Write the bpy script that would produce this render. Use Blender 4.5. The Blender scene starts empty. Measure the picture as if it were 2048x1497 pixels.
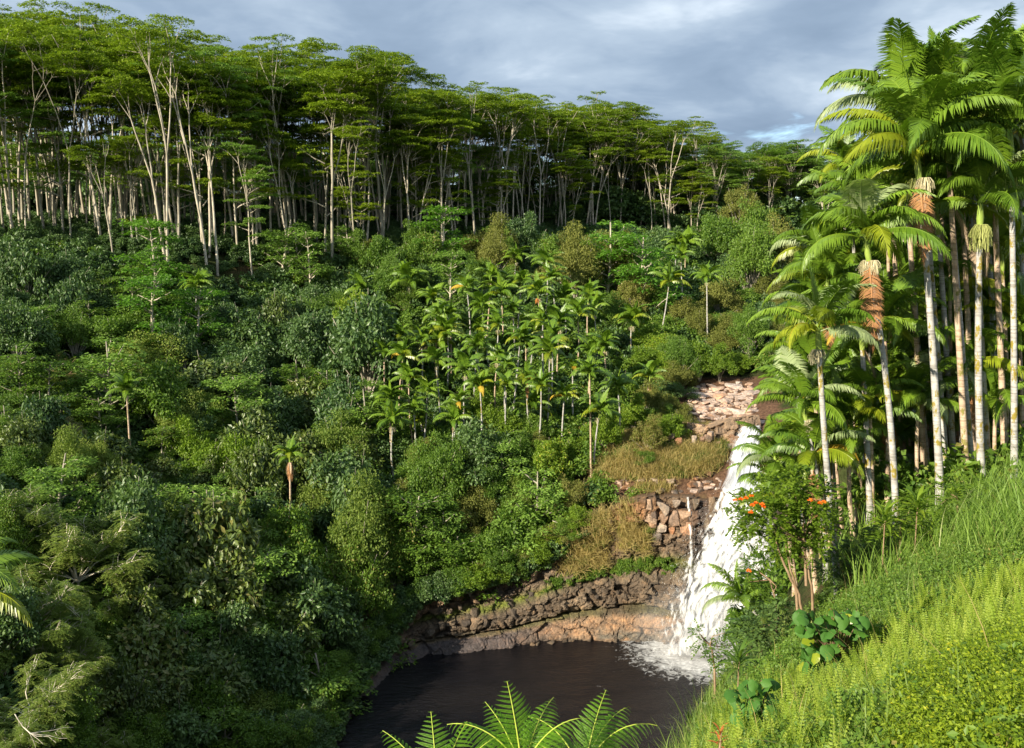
import bpy, bmesh, math, random
import numpy as np
from mathutils import Vector, Matrix

random.seed(7)
RG = np.random.default_rng(11)
SC = bpy.context.scene
COL = SC.collection
R = math.radians

# ------------------------------------------------------------------ camera
CAMZ, PITCH, FPX = 46.0, -8.0, 1967.0
cam_d = bpy.data.cameras.new('camera')
cam_d.sensor_width = 36.0
cam_d.lens = 36.0 * FPX / 2048.0
cam_d.clip_end = 12000
cam = bpy.data.objects.new('camera', cam_d)
cam.location = (0, 0, CAMZ)
cam.rotation_euler = (R(90 + PITCH), 0, 0)
COL.objects.link(cam)
SC.camera = cam

# ------------------------------------------------------------------ sun, sky, exposure
SUN_EL = 25.0
SUN_AZ = math.atan2(-0.74, -0.67)           # direction towards the sun, clockwise from +Y
sd = Vector((math.sin(SUN_AZ) * math.cos(R(SUN_EL)), math.cos(SUN_AZ) * math.cos(R(SUN_EL)), math.sin(R(SUN_EL))))
sun_d = bpy.data.lights.new('sun', 'SUN')
sun_d.energy = 5.0
sun_d.angle = R(0.5)
sun_d.color = (1.0, 0.90, 0.72)
sun = bpy.data.objects.new('sun', sun_d)
sun.rotation_euler = sd.to_track_quat('Z', 'Y').to_euler()
sun.location = (-60, -40, 120)
COL.objects.link(sun)

SC.view_settings.view_transform = 'Standard'
SC.view_settings.look = 'None'
SC.view_settings.gamma = 1.0
SC.view_settings.exposure = 1.08
SC.view_settings.use_curve_mapping = False

world = bpy.data.worlds.new('World')
SC.world = world
world.use_nodes = True
wt = world.node_tree
wt.nodes.clear()


def N(t, kind, **kw):
    n = t.nodes.new(kind)
    for k, v in kw.items():
        if k.startswith('i_'):
            n.inputs[k[2:].replace('_', ' ')].default_value = v
        else:
            setattr(n, k, v)
    return n


def ramp(t, pts, interp='LINEAR'):
    n = t.nodes.new('ShaderNodeValToRGB')
    e = n.color_ramp
    e.interpolation = interp
    while len(e.elements) < len(pts):
        e.elements.new(0.5)
    for el, (p, c) in zip(e.elements, pts):
        el.position = p
        el.color = (c[0], c[1], c[2], 1) if not isinstance(c, (int, float)) else (c, c, c, 1)
    return n


def build_world():
    t = wt
    L = t.links.new
    out = N(t, 'ShaderNodeOutputWorld')
    bg = N(t, 'ShaderNodeBackground')
    bg.inputs['Strength'].default_value = 0.12
    sky = N(t, 'ShaderNodeTexSky')
    sky.sky_type = 'NISHITA'
    sky.sun_disc = False
    sky.sun_elevation = R(SUN_EL)
    sky.sun_rotation = SUN_AZ
    sky.altitude = 100
    tc = N(t, 'ShaderNodeTexCoord')
    sep = N(t, 'ShaderNodeSeparateXYZ')
    L(tc.outputs['Generated'], sep.inputs[0])
    za = N(t, 'ShaderNodeMath', operation='ABSOLUTE')
    L(sep.outputs['Z'], za.inputs[0])
    zb = N(t, 'ShaderNodeMath', operation='ADD')
    L(za.outputs[0], zb.inputs[0])
    zb.inputs[1].default_value = 0.22
    dx = N(t, 'ShaderNodeMath', operation='DIVIDE')
    L(sep.outputs['X'], dx.inputs[0]); L(zb.outputs[0], dx.inputs[1])
    dy = N(t, 'ShaderNodeMath', operation='DIVIDE')
    L(sep.outputs['Y'], dy.inputs[0]); L(zb.outputs[0], dy.inputs[1])
    cmb = N(t, 'ShaderNodeCombineXYZ')
    L(dx.outputs[0], cmb.inputs[0]); L(dy.outputs[0], cmb.inputs[1])
    n1 = N(t, 'ShaderNodeTexNoise', i_Scale=1.25, i_Detail=6.0, i_Roughness=0.5, i_Distortion=0.25)
    L(cmb.outputs[0], n1.inputs['Vector'])
    n2 = N(t, 'ShaderNodeTexNoise', i_Scale=3.1, i_Detail=5.0, i_Roughness=0.55, i_Distortion=0.4)
    mp = N(t, 'ShaderNodeMapping')
    mp.inputs['Location'].default_value = (3.3, 1.7, 0.4)
    L(cmb.outputs[0], mp.inputs[0]); L(mp.outputs[0], n2.inputs['Vector'])
    # cloud tone
    k = 10.0
    tone = ramp(t, [(0.30, (0.145, 0.205, 0.290)), (0.47, (0.215, 0.285, 0.380)), (0.58, (0.31, 0.385, 0.475)), (0.72, (0.57, 0.64, 0.71))])
    mixn = N(t, 'ShaderNodeMath', operation='MULTIPLY_ADD')
    L(n2.outputs['Fac'], mixn.inputs[0]); mixn.inputs[1].default_value = 0.35
    L(n1.outputs['Fac'], mixn.inputs[2])
    sub = N(t, 'ShaderNodeMath', operation='SUBTRACT')
    L(mixn.outputs[0], sub.inputs[0]); sub.inputs[1].default_value = 0.175
    # brighter towards +X (the right of the photograph)
    xr = N(t, 'ShaderNodeMath', operation='MULTIPLY_ADD')
    L(sep.outputs['X'], xr.inputs[0]); xr.inputs[1].default_value = 0.14
    L(sub.outputs[0], xr.inputs[2])
    L(xr.outputs[0], tone.inputs[0])
    sc = N(t, 'ShaderNodeVectorMath', operation='SCALE')
    L(tone.outputs[0], sc.inputs[0]); sc.inputs['Scale'].default_value = k * 0.66
    # cover: breaks of blue sky low over the ridge and to the right
    cov = N(t, 'ShaderNodeMath', operation='MULTIPLY_ADD')
    L(n2.outputs['Fac'], cov.inputs[0]); cov.inputs[1].default_value = 0.9
    lowz = N(t, 'ShaderNodeMapRange')
    L(za.outputs[0], lowz.inputs['Value'])
    lowz.inputs['From Min'].default_value = 0.03; lowz.inputs['From Max'].default_value = 0.14
    lowz.inputs['To Min'].default_value = -0.05; lowz.inputs['To Max'].default_value = 0.30
    L(lowz.outputs[0], cov.inputs[2])
    cr = ramp(t, [(0.40, 0.0), (0.56, 1.0)], 'EASE')
    L(cov.outputs[0], cr.inputs[0])
    blue = N(t, 'ShaderNodeVectorMath', operation='MULTIPLY')
    L(sky.outputs[0], blue.inputs[0])
    blue.inputs[1].default_value = (0.8, 0.95, 1.15)
    mix = N(t, 'ShaderNodeMix', data_type='RGBA')
    L(cr.outputs[0], mix.inputs[0]); L(blue.outputs[0], mix.inputs[6]); L(sc.outputs[0], mix.inputs[7])
    L(mix.outputs[2], bg.inputs[0])
    L(bg.outputs[0], out.inputs[0])


build_world()

# ------------------------------------------------------------------ picture geometry helpers
cp, sp_ = math.cos(R(PITCH)), math.sin(R(PITCH))


def ray(px, py):
    u = (np.asarray(px, float) - 1024.0) / FPX
    v = -(np.asarray(py, float) - 748.5) / FPX
    return u, cp - v * sp_, sp_ + v * cp          # x, y, z of the direction


def at(px, py, Y):
    x, y, z = ray(px, py)
    t = Y / y
    return np.array([x * t, Y, CAMZ + z * t])


def atz(px, py, z0=0.0):
    x, y, z = ray(px, py)
    t = (z0 - CAMZ) / z
    return np.array([x * t, y * t, z0])


def project(p):
    x, y, z = p[0], p[1], p[2] - CAMZ
    yc = y * cp + z * sp_
    zc = -y * sp_ + z * cp
    return 1024 + FPX * x / yc, 748.5 - FPX * zc / yc


def sines(x, y, seed=0, sc=1.0):
    r = np.random.default_rng(seed)
    o = np.zeros(np.broadcast(x, y).shape)
    a = 1.0
    f = 1.0 / sc
    for i in range(5):
        for k in range(3):
            th = r.uniform(0, 6.28); ph = r.uniform(0, 6.28)
            o = o + a * np.sin((x * math.cos(th) + y * math.sin(th)) * f * r.uniform(.8, 1.3) + ph) / 3
        a *= .55
        f *= 1.9
    return o


# ------------------------------------------------------------------ terrain
SHORE = [(520, 1560), (640, 1497), (662, 1440), (700, 1392), (740, 1347), (785, 1318), (850, 1299), (950, 1289), (1050, 1277),
         (1150, 1268), (1250, 1268), (1350, 1275), (1420, 1284), (1500, 1288), (1570, 1296)]
shore = np.array([atz(a, b)[:2] for a, b in SHORE])
POOL = np.vstack([shore, [(36, 98), (34, 80), (24, 64), (8, 56), (-12, 56), (-24, 64)]])

ctrl = []


def cpt(px, py, Y, h=0.0):
    p = at(px, py, Y)
    ctrl.append((p[0], p[1], p[2] - h))


for a in [(0, 500, 150, 3), (0, 700, 125, 5), (0, 930, 95, 5), (0, 1200, 72, 6), (0, 1497, 52, 7), (-300, 900, 85, 5), (-300, 500, 140, 4),
          (-300, 1400, 52, 6), (300, 545, 158, 3), (300, 700, 140, 4), (300, 850, 122, 4), (300, 1000, 105, 5), (300, 1250, 86, 5), (300, 1497, 74, 5),
          (500, 560, 166, 2), (500, 700, 146, 4), (500, 880, 126, 4), (500, 1100, 102, 5), (500, 1350, 88, 4), (650, 560, 171, 2), (650, 800, 137, 4),
          (650, 1000, 115, 4), (650, 1200, 100, 4), (740, 1240, 101, 3), (850, 1180, 107, 3), (790, 965, 117, 1), (910, 945, 119, 1), (1050, 920, 120, 1),
          (1000, 1080, 113, 2), (900, 520, 182, 2), (960, 640, 158, 2), (1150, 640, 160, 2), (1150, 780, 138, 1.5), (900, 780, 140, 1.5), (1270, 735, 146, 1),
          (1240, 865, 127, 1), (1410, 765, 141, 0), (1490, 765, 141, 0), (1390, 870, 126, 0), (1490, 862, 125, 0), (1300, 965, 115.5, 0),
          (1420, 965, 115.5, 0), (1200, 990, 116, 0.5), (1250, 925, 118, 0), (1400, 920, 118, 0), (400, 500, 168, 1), (700, 505, 180, 0), (950, 495, 194, 0),
          (1200, 475, 218, 0), (1500, 480, 225, 0), (1420, 705, 152, 1), (1480, 600, 178, 1), (1560, 700, 150, 1), (1700, 700, 150, 1), (1900, 600, 170, 1)]:
    cpt(*a)
for a in [(2048, 1497, 7, 0.3), (1700, 1497, 9, 0.3), (1500, 1460, 12, 0.6), (1420, 1440, 15, 0.8), (2048, 1300, 12, 0.4), (1800, 1300, 15, 0.4), (2048, 1135, 21, 0.7), (1800, 1150, 24, 0.7),
          (1600, 1250, 22, 0.8), (1500, 1300, 25, 1.0), (1420, 1320, 31, 1.5), (1440, 1290, 38, 1.5), (1690, 1045, 37, 0.3), (1880, 1030, 35, 0.2), (2040, 985, 36, 0.2), (1620, 1240, 28, 0.5),
          (1560, 1190, 40, 1), (1600, 1060, 46, 0)]:
    cpt(*a)
ctrl += [(0, 0, 42.0), (8, -4, 42.6), (20, 0, 43), (14, 8, 41.5), (-6, 0, 39), (-14, 4, 32), (0, 9, 38.5), (1.5, 13, 36.8), (0, 20, 29), (4, 26, 29), (6, 34, 22), (-14, 20, 22), (0, 32, 18), (-12, 36, 9), (2, 44, 8), (0, 54, 1),
         (-25, 40, 10), (-24, 56, 3), (-45, 45, 17), (-60, 60, 22), (-30, 20, 20), (12, 46, 22), (20, 50, 27), (14, 56, 6), (24, 62, 12), (30, 60, 28), (40, 80, 30), (42, 98, 24), (46, 120, 27), (35, 45, 38), (60, 60, 40), (80, 100, 42), (60, 150, 34),
         (30, 20, 43), (60, 20, 46), (100, 60, 48), (-60, 0, 28), (-100, 60, 30), (-130, 120, 42), (-110, 160, 46), (0, -40, 46), (60, -40, 46), (-60, -40, 32),
         (-80, 210, 47), (0, 240, 46), (80, 240, 45), (150, 200, 45), (150, 100, 46), (-150, 240, 50), (-80, 300, 47), (80, 300, 46), (0, 340, 46),
         (-400, 400, 46), (400, 400, 46), (-400, -300, 46), (400, -300, 46), (0, 800, 46), (-4000, 4000, 46), (4000, 4000, 46), (0, 4000, 46), (4000, -4000, 46), (-4000, -4000, 46), (0, -4000, 46)]
ctrl = np.array(ctrl, float)
n_ = len(ctrl)


def _k(d):
    return d


D_ = np.linalg.norm(ctrl[:, None, :2] - ctrl[None, :, :2], axis=2)
A_ = np.zeros((n_ + 3, n_ + 3))
A_[:n_, :n_] = _k(D_) + np.eye(n_) * -0.4
A_[:n_, n_] = 1; A_[:n_, n_ + 1:] = ctrl[:, :2]
A_[n_, :n_] = 1; A_[n_ + 1:, :n_] = ctrl[:, :2].T
W_ = np.linalg.solve(A_, np.concatenate([ctrl[:, 2], [0, 0, 0]]))


def hill(x, y):
    x = np.asarray(x, float); y = np.asarray(y, float)
    sh = x.shape
    q = np.stack([x.ravel(), y.ravel()], 1)
    o = np.empty(len(q))
    for i in range(0, len(q), 20000):
        c = q[i:i + 20000]
        d = np.sqrt(((c[:, None, :] - ctrl[None, :, :2]) ** 2).sum(2))
        o[i:i + 20000] = _k(d) @ W_[:n_] + W_[n_] + c @ W_[n_ + 1:]
    return o.reshape(sh)


def pool_sd(x, y):
    x = np.asarray(x, float); y = np.asarray(y, float)
    d = np.full(x.shape, 1e9)
    inside = np.zeros(x.shape, bool)
    n = len(POOL)
    for i in range(n):
        a = POOL[i]; b = POOL[(i + 1) % n]
        ab = b - a
        t = np.clip(((x - a[0]) * ab[0] + (y - a[1]) * ab[1]) / (ab @ ab), 0, 1)
        d = np.minimum(d, np.hypot(x - a[0] - t * ab[0], y - a[1] - t * ab[1]))
        c = (a[1] > y) != (b[1] > y)
        xi = (b[0] - a[0]) * (y - a[1]) / (b[1] - a[1] + 1e-12) + a[0]
        inside ^= c & (x < xi)
    return np.where(inside, -d, d)


def H(x, y):
    x = np.asarray(x, float); y = np.asarray(y, float)
    h = hill(x, y)
    near = np.clip(1 - (np.abs(x) + np.abs(y - 15)) / 60, 0, 1)
    h = h + sines(x, y, 3, 6.0) * 0.35 * (1 - near) + sines(x, y, 8, 1.9) * 0.34 * near
    d = pool_sd(x, y)
    s = np.clip((d - 2.2) / 2.6, 0, 1)
    s = s * s * (3 - 2 * s)
    return np.where(d < 6, -3 + (h + 3) * s, h)


def march(px, py, hgt=0.0, y0=4.0, y1=420.0):
    """the first place along the sight line where it is HGT above the ground"""
    Y = np.concatenate([np.arange(y0, 60, .25), np.arange(60, y1, .5)])
    Y = Y[Y >= y0]
    x, y, z = ray(px, py)
    X = Y * x / y
    Z = CAMZ + Y * z / y
    g = Z - H(X, Y) - hgt
    k = np.nonzero(g <= 0)[0]
    if len(k) == 0:
        return None
    k = k[0]
    return np.array([X[k], Y[k], Z[k] - hgt])


# ------------------------------------------------------------------ object bookkeeping
def tag(o, label=None, cat=None, group=None, kind=None):
    if label: o['label'] = label
    if cat: o['category'] = cat
    if group: o['group'] = group
    if kind: o['kind'] = kind
    return o


def link(name, data, parent=None, mats=None):
    o = bpy.data.objects.new(name, data)
    COL.objects.link(o)
    if parent is not None:
        o.parent = parent
    if mats:
        for i, m in enumerate(mats):
            s = o.material_slots[i]
            s.link = 'OBJECT'
            s.material = m
    return o


class MB:
    """collects numpy geometry and links it as one mesh"""

    def __init__(self):
        self.v = []; self.f3 = []; self.f4 = []; self.m3 = []; self.m4 = []; self.r = []; self.n = 0

    def add(self, v, f, mat=0, rnd=None):
        v = np.asarray(v, float).reshape(-1, 3)
        f = np.asarray(f, int)
        self.v.append(v)
        if rnd is None:
            rnd = np.full(len(v), random.random())
        self.r.append(np.broadcast_to(np.asarray(rnd, float), (len(v),)))
        if f.shape[1] == 4:
            self.f4.append(f + self.n); self.m4.append(np.full(len(f), mat))
        else:
            self.f3.append(f + self.n); self.m3.append(np.full(len(f), mat))
        self.n += len(v)

    def tube(self, pts, rad, sides=5, mat=0, cap=False):
        P = np.asarray(pts, float)
        n = len(P)
        rad = np.broadcast_to(np.asarray(rad, float), (n,))
        T = np.gradient(P, axis=0)
        T /= np.linalg.norm(T, axis=1)[:, None] + 1e-9
        ref = np.array([1.0, 0, 0]) if abs(T[0, 0]) < .7 else np.array([0, 1.0, 0])
        A = np.cross(T, ref); A /= np.linalg.norm(A, axis=1)[:, None] + 1e-9
        B = np.cross(T, A)
        th = np.arange(sides) * 2 * math.pi / sides
        ring = P[:, None, :] + rad[:, None, None] * (np.cos(th)[None, :, None] * A[:, None, :] + np.sin(th)[None, :, None] * B[:, None, :])
        i = np.arange(n - 1)[:, None] * sides; j = np.arange(sides)[None, :]; k = (j + 1) % sides
        f = np.stack([i + j, i + k, i + sides + k, i + sides + j], -1).reshape(-1, 4)
        self.add(ring.reshape(-1, 3), f, mat)

    def leaves(self, p, d, nrm, ln, w, mat=0, fold=0.0, rnd=None):
        """diamond leaves: base p, long axis d, face normal nrm"""
        p = np.asarray(p, float); n = len(p)
        d = d / (np.linalg.norm(d, axis=1)[:, None] + 1e-9)
        s = np.cross(d, nrm); s /= np.linalg.norm(s, axis=1)[:, None] + 1e-9
        up = np.cross(s, d)
        ln = np.broadcast_to(ln, (n,))[:, None]; w = np.broadcast_to(w, (n,))[:, None]
        a = p
        b = p + d * ln * .45 + s * w * .5 + up * w * fold
        c = p + d * ln
        e = p + d * ln * .45 - s * w * .5 + up * w * fold
        v = np.stack([a, b, c, e], 1).reshape(-1, 3)
        f = np.arange(n * 4).reshape(n, 4)
        if rnd is None:
            rnd = RG.random(n)
        self.add(v, f, mat, np.repeat(rnd, 4))

    def mesh(self, name, mats, smooth=False):
        me = bpy.data.meshes.new(name)
        V = np.concatenate(self.v)
        f4 = np.concatenate(self.f4) if self.f4 else np.zeros((0, 4), int)
        f3 = np.concatenate(self.f3) if self.f3 else np.zeros((0, 3), int)
        m = np.concatenate([np.concatenate(self.m4) if self.m4 else np.zeros(0, int), np.concatenate(self.m3) if self.m3 else np.zeros(0, int)])
        me.vertices.add(len(V)); me.vertices.foreach_set('co', V.ravel())
        loops = np.concatenate([f4.ravel(), f3.ravel()])
        me.loops.add(len(loops)); me.loops.foreach_set('vertex_index', loops.astype(np.int32))
        nf = len(f4) + len(f3)
        me.polygons.add(nf)
        st = np.concatenate([np.arange(len(f4)) * 4, len(f4) * 4 + np.arange(len(f3)) * 3])
        me.polygons.foreach_set('loop_start', st.astype(np.int32))
        me.polygons.foreach_set('material_index', m.astype(np.int32))
        me.polygons.foreach_set('use_smooth', np.full(nf, smooth))
        for mm in mats:
            me.materials.append(mm)
        me.update(calc_edges=True)
        a = me.attributes.new('rnd', 'FLOAT', 'POINT')
        a.data.foreach_set('value', np.concatenate(self.r).astype(np.float32))
        return me


# ------------------------------------------------------------------ materials
def srgb(*c):
    return tuple(c)


MATS = {}


def leaf_mat(name, dark, light, odd=None, trans=0.3, rough=0.5, spec=0.35, objvar=0.35):
    """leaf colours: from DARK to LIGHT leaf by leaf and plant by plant, a few leaves ODD (yellowed)"""
    m = bpy.data.materials.new(name)
    m.use_nodes = True
    t = m.node_tree; t.nodes.clear(); L = t.links.new
    out = N(t, 'ShaderNodeOutputMaterial')
    at_ = N(t, 'ShaderNodeAttribute', attribute_name='rnd')
    oi = N(t, 'ShaderNodeObjectInfo')
    mx = N(t, 'ShaderNodeMath', operation='MULTIPLY_ADD')
    L(oi.outputs['Random'], mx.inputs[0]); mx.inputs[1].default_value = objvar
    m2 = N(t, 'ShaderNodeMath', operation='MULTIPLY')
    L(at_.outputs['Fac'], m2.inputs[0]); m2.inputs[1].default_value = 1 - objvar
    L(m2.outputs[0], mx.inputs[2])
    pts = [(0.0, dark), (0.88, light)]
    if odd: pts += [(0.93, odd)]
    rp = ramp(t, pts)
    L(mx.outputs[0], rp.inputs[0])
    p = N(t, 'ShaderNodeBsdfPrincipled')
    p.inputs['Roughness'].default_value = rough
    p.inputs['Specular IOR Level'].default_value = spec
    L(rp.outputs[0], p.inputs['Base Color'])
    tr = N(t, 'ShaderNodeBsdfTranslucent')
    br = N(t, 'ShaderNodeVectorMath', operation='MULTIPLY')
    L(rp.outputs[0], br.inputs[0]); br.inputs[1].default_value = (1.5, 1.7, 0.7)
    L(br.outputs[0], tr.inputs['Color'])
    ms = N(t, 'ShaderNodeMixShader'); ms.inputs[0].default_value = trans
    L(p.outputs[0], ms.inputs[1]); L(tr.outputs[0], ms.inputs[2])
    L(ms.outputs[0], out.inputs[0])
    MATS[name] = m
    return m


def bark_mat(name, c1, c2, c3=None, scale=3.0, rings=0.0, lichen=None, rough=0.85, bump=0.4):
    m = bpy.data.materials.new(name)
    m.use_nodes = True
    t = m.node_tree; t.nodes.clear(); L = t.links.new
    out = N(t, 'ShaderNodeOutputMaterial')
    p = N(t, 'ShaderNodeBsdfPrincipled'); p.inputs['Roughness'].default_value = rough
    p.inputs['Specular IOR Level'].default_value = 0.2
    tc = N(t, 'ShaderNodeTexCoord')
    oi = N(t, 'ShaderNodeObjectInfo')
    ad = N(t, 'ShaderNodeVectorMath', operation='ADD')
    L(tc.outputs['Object'], ad.inputs[0]); L(oi.outputs['Location'], ad.inputs[1])
    nz = N(t, 'ShaderNodeTexNoise', i_Scale=scale, i_Detail=5.0, i_Roughness=0.65)
    L(ad.outputs[0], nz.inputs['Vector'])
    rp = ramp(t, [(0.3, c1), (0.68, c2)] + ([(0.8, c3)] if c3 else []))
    L(nz.outputs['Fac'], rp.inputs[0])
    col = rp.outputs[0]
    hgt = nz.outputs['Fac']
    if rings:
        mp = N(t, 'ShaderNodeMapping'); mp.inputs['Scale'].default_value = (0.6, 0.6, rings)
        L(ad.outputs[0], mp.inputs[0])
        n2 = N(t, 'ShaderNodeTexNoise', i_Scale=1.0, i_Detail=3.0, i_Roughness=0.6)
        L(mp.outputs[0], n2.inputs['Vector'])
        r2 = ramp(t, [(0.40, (0.35, 0.32, 0.28)), (0.47, (1, 1, 1))])
        L(n2.outputs['Fac'], r2.inputs[0])
        mm = N(t, 'ShaderNodeMix', data_type='RGBA', blend_type='MULTIPLY'); mm.inputs[0].default_value = 0.5
        L(col, mm.inputs[6]); L(r2.outputs[0], mm.inputs[7])
        col = mm.outputs[2]
        hgt = n2.outputs['Fac']
    if lichen:
        n3 = N(t, 'ShaderNodeTexNoise', i_Scale=2.2, i_Detail=6.0, i_Roughness=0.7)
        mp3 = N(t, 'ShaderNodeMapping'); mp3.inputs['Location'].default_value = (9, 4, 2); mp3.inputs['Scale'].default_value = (1.6, 1.6, 0.8)
        L(ad.outputs[0], mp3.inputs[0]); L(mp3.outputs[0], n3.inputs['Vector'])
        r3 = ramp(t, [(0.55, 0.0), (0.60, 1.0)])
        L(n3.outputs['Fac'], r3.inputs[0])
        mm = N(t, 'ShaderNodeMix', data_type='RGBA')
        L(r3.outputs[0], mm.inputs[0]); L(col, mm.inputs[6]); mm.inputs[7].default_value = (*lichen, 1)
        col = mm.outputs[2]
    L(col, p.inputs['Base Color'])
    b = N(t, 'ShaderNodeBump', i_Strength=bump, i_Distance=0.05)
    L(hgt, b.inputs['Height']); L(b.outputs[0], p.inputs['Normal'])
    L(p.outputs[0], out.inputs[0])
    MATS[name] = m
    return m


leaf_mat('canopy_leaf', (0.075, 0.135, 0.010), (0.23, 0.31, 0.018), (0.32, 0.34, 0.04), 0.30, .6, .2)
leaf_mat('canopy_low_leaf', (0.080, 0.160, 0.028), (0.21, 0.33, 0.055), None, 0.30, .6, .2)
leaf_mat('fresh_leaf', (0.055, 0.150, 0.018), (0.15, 0.30, 0.03), None, 0.35, .5, .3)
leaf_mat('deep_leaf', (0.028, 0.072, 0.024), (0.105, 0.175, 0.044), None, 0.22, .45, .4)  # deep green, darkened and blued to carry the left slope's shadow depth
leaf_mat('glossy_leaf', (0.036, 0.074, 0.018), (0.14, 0.185, 0.034), (0.18, 0.17, 0.05), 0.2, .42, .45)
leaf_mat('mid_leaf', (0.050, 0.115, 0.015), (0.15, 0.24, 0.028), (0.22, 0.20, 0.05), 0.3, .5, .3)
leaf_mat('bright_leaf', (0.070, 0.140, 0.012), (0.20, 0.29, 0.025), (0.36, 0.36, 0.04), 0.35, .5, .3)
leaf_mat('olive_leaf', (0.080, 0.100, 0.018), (0.21, 0.22, 0.050), (0.28, 0.20, 0.09), 0.25, .6, .2)
leaf_mat('pale_leaf', (0.16, 0.17, 0.06), (0.40, 0.38, 0.19), None, 0.25, .6, .2)
leaf_mat('rusty_leaf', (0.09, 0.065, 0.025), (0.20, 0.14, 0.06), None, 0.2, .7, .2)
leaf_mat('feather_leaf', (0.075, 0.135, 0.020), (0.22, 0.28, 0.055), (0.26, 0.27, 0.07), 0.32, .6, .2)
leaf_mat('palm_green', (0.050, 0.122, 0.011), (0.175, 0.278, 0.021), (0.20, 0.26, 0.02), 0.22, .42, .45, 0.5)
leaf_mat('palm_yellow', (0.13, 0.20, 0.012), (0.30, 0.34, 0.02), (0.45, 0.34, 0.03), 0.3, .35, .5, 0.5)
leaf_mat('palm_gold', (0.40, 0.26, 0.02), (0.60, 0.42, 0.06), None, 0.3, .5, .3)
leaf_mat('palm_silver_lit', (0.14, 0.21, 0.07), (0.34, 0.40, 0.20), None, 0.25, .45, .4, 0.4)  # paled copy of the frond green, silvery light painted into the colour
leaf_mat('palm_dead', (0.22, 0.10, 0.045), (0.42, 0.22, 0.10), None, 0.15, .8, .1)
leaf_mat('palm_husk', (0.30, 0.22, 0.14), (0.50, 0.38, 0.27), None, 0.1, .8, .1)
leaf_mat('straw', (0.22, 0.18, 0.06), (0.58, 0.45, 0.19), (0.20, 0.26, 0.04), 0.3, .7, .15)
leaf_mat('grass_blade', (0.065, 0.135, 0.020), (0.20, 0.28, 0.055), (0.40, 0.40, 0.14), 0.35, .5, .3)
leaf_mat('grass_blue', (0.070, 0.155, 0.020), (0.23, 0.34, 0.06), (0.35, 0.38, 0.16), 0.35, .5, .3)
leaf_mat('fern_leaf', (0.16, 0.25, 0.018), (0.38, 0.44, 0.075), (0.44, 0.42, 0.10), 0.4, .55, .25)
leaf_mat('mound_leaf', (0.085, 0.155, 0.008), (0.26, 0.33, 0.020), (0.40, 0.40, 0.03), 0.35, .55, .25)
leaf_mat('tree_fern_leaf', (0.065, 0.185, 0.008), (0.17, 0.34, 0.015), None, 0.42, .45, .35)
leaf_mat('heart_leaf', (0.030, 0.105, 0.015), (0.09, 0.21, 0.03), None, 0.3, .6, .3)
leaf_mat('red_leaf', (0.30, 0.06, 0.02), (0.55, 0.18, 0.05), (0.4, 0.3, 0.1), 0.3, .5, .3)
leaf_mat('flower_orange', (0.75, 0.12, 0.01), (0.90, 0.25, 0.02), None, 0.3, .5, .3)
leaf_mat('fruit_green', (0.26, 0.30, 0.07), (0.50, 0.52, 0.20), None, 0.1, .6, .2)
leaf_mat('fruit_cream', (0.42, 0.38, 0.22), (0.68, 0.62, 0.42), None, 0.1, .6, .2)
leaf_mat('fruit_orange', (0.60, 0.20, 0.04), (0.75, 0.36, 0.12), None, 0.1, .6, .2)
bark_mat('pale_bark', (0.28, 0.24, 0.18), (0.56, 0.50, 0.40), (0.22, 0.20, 0.10), 0.6)
bark_mat('grey_bark', (0.20, 0.18, 0.135), (0.42, 0.38, 0.30), (0.16, 0.16, 0.07), 0.7)
bark_mat('brown_bark', (0.16, 0.10, 0.055), (0.34, 0.24, 0.15), None, 2.0)
bark_mat('white_bark', (0.50, 0.44, 0.34), (0.72, 0.66, 0.54), None, 1.4)
bark_mat('palm_bark', (0.25, 0.24, 0.22), (0.50, 0.485, 0.46), None, 3.0, 16.0, (0.24, 0.19, 0.035))
bark_mat('palm_bark_tan', (0.34, 0.24, 0.16), (0.56, 0.43, 0.32), None, 3.0, 14.0, (0.20, 0.18, 0.05))
bark_mat('palm_shaft', (0.16, 0.25, 0.04), (0.30, 0.38, 0.08), None, 1.5, rough=.45, bump=.1)
bark_mat('fern_stem', (0.30, 0.38, 0.04), (0.42, 0.48, 0.08), None, 3.0, rough=.5, bump=.1)
M = MATS


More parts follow.
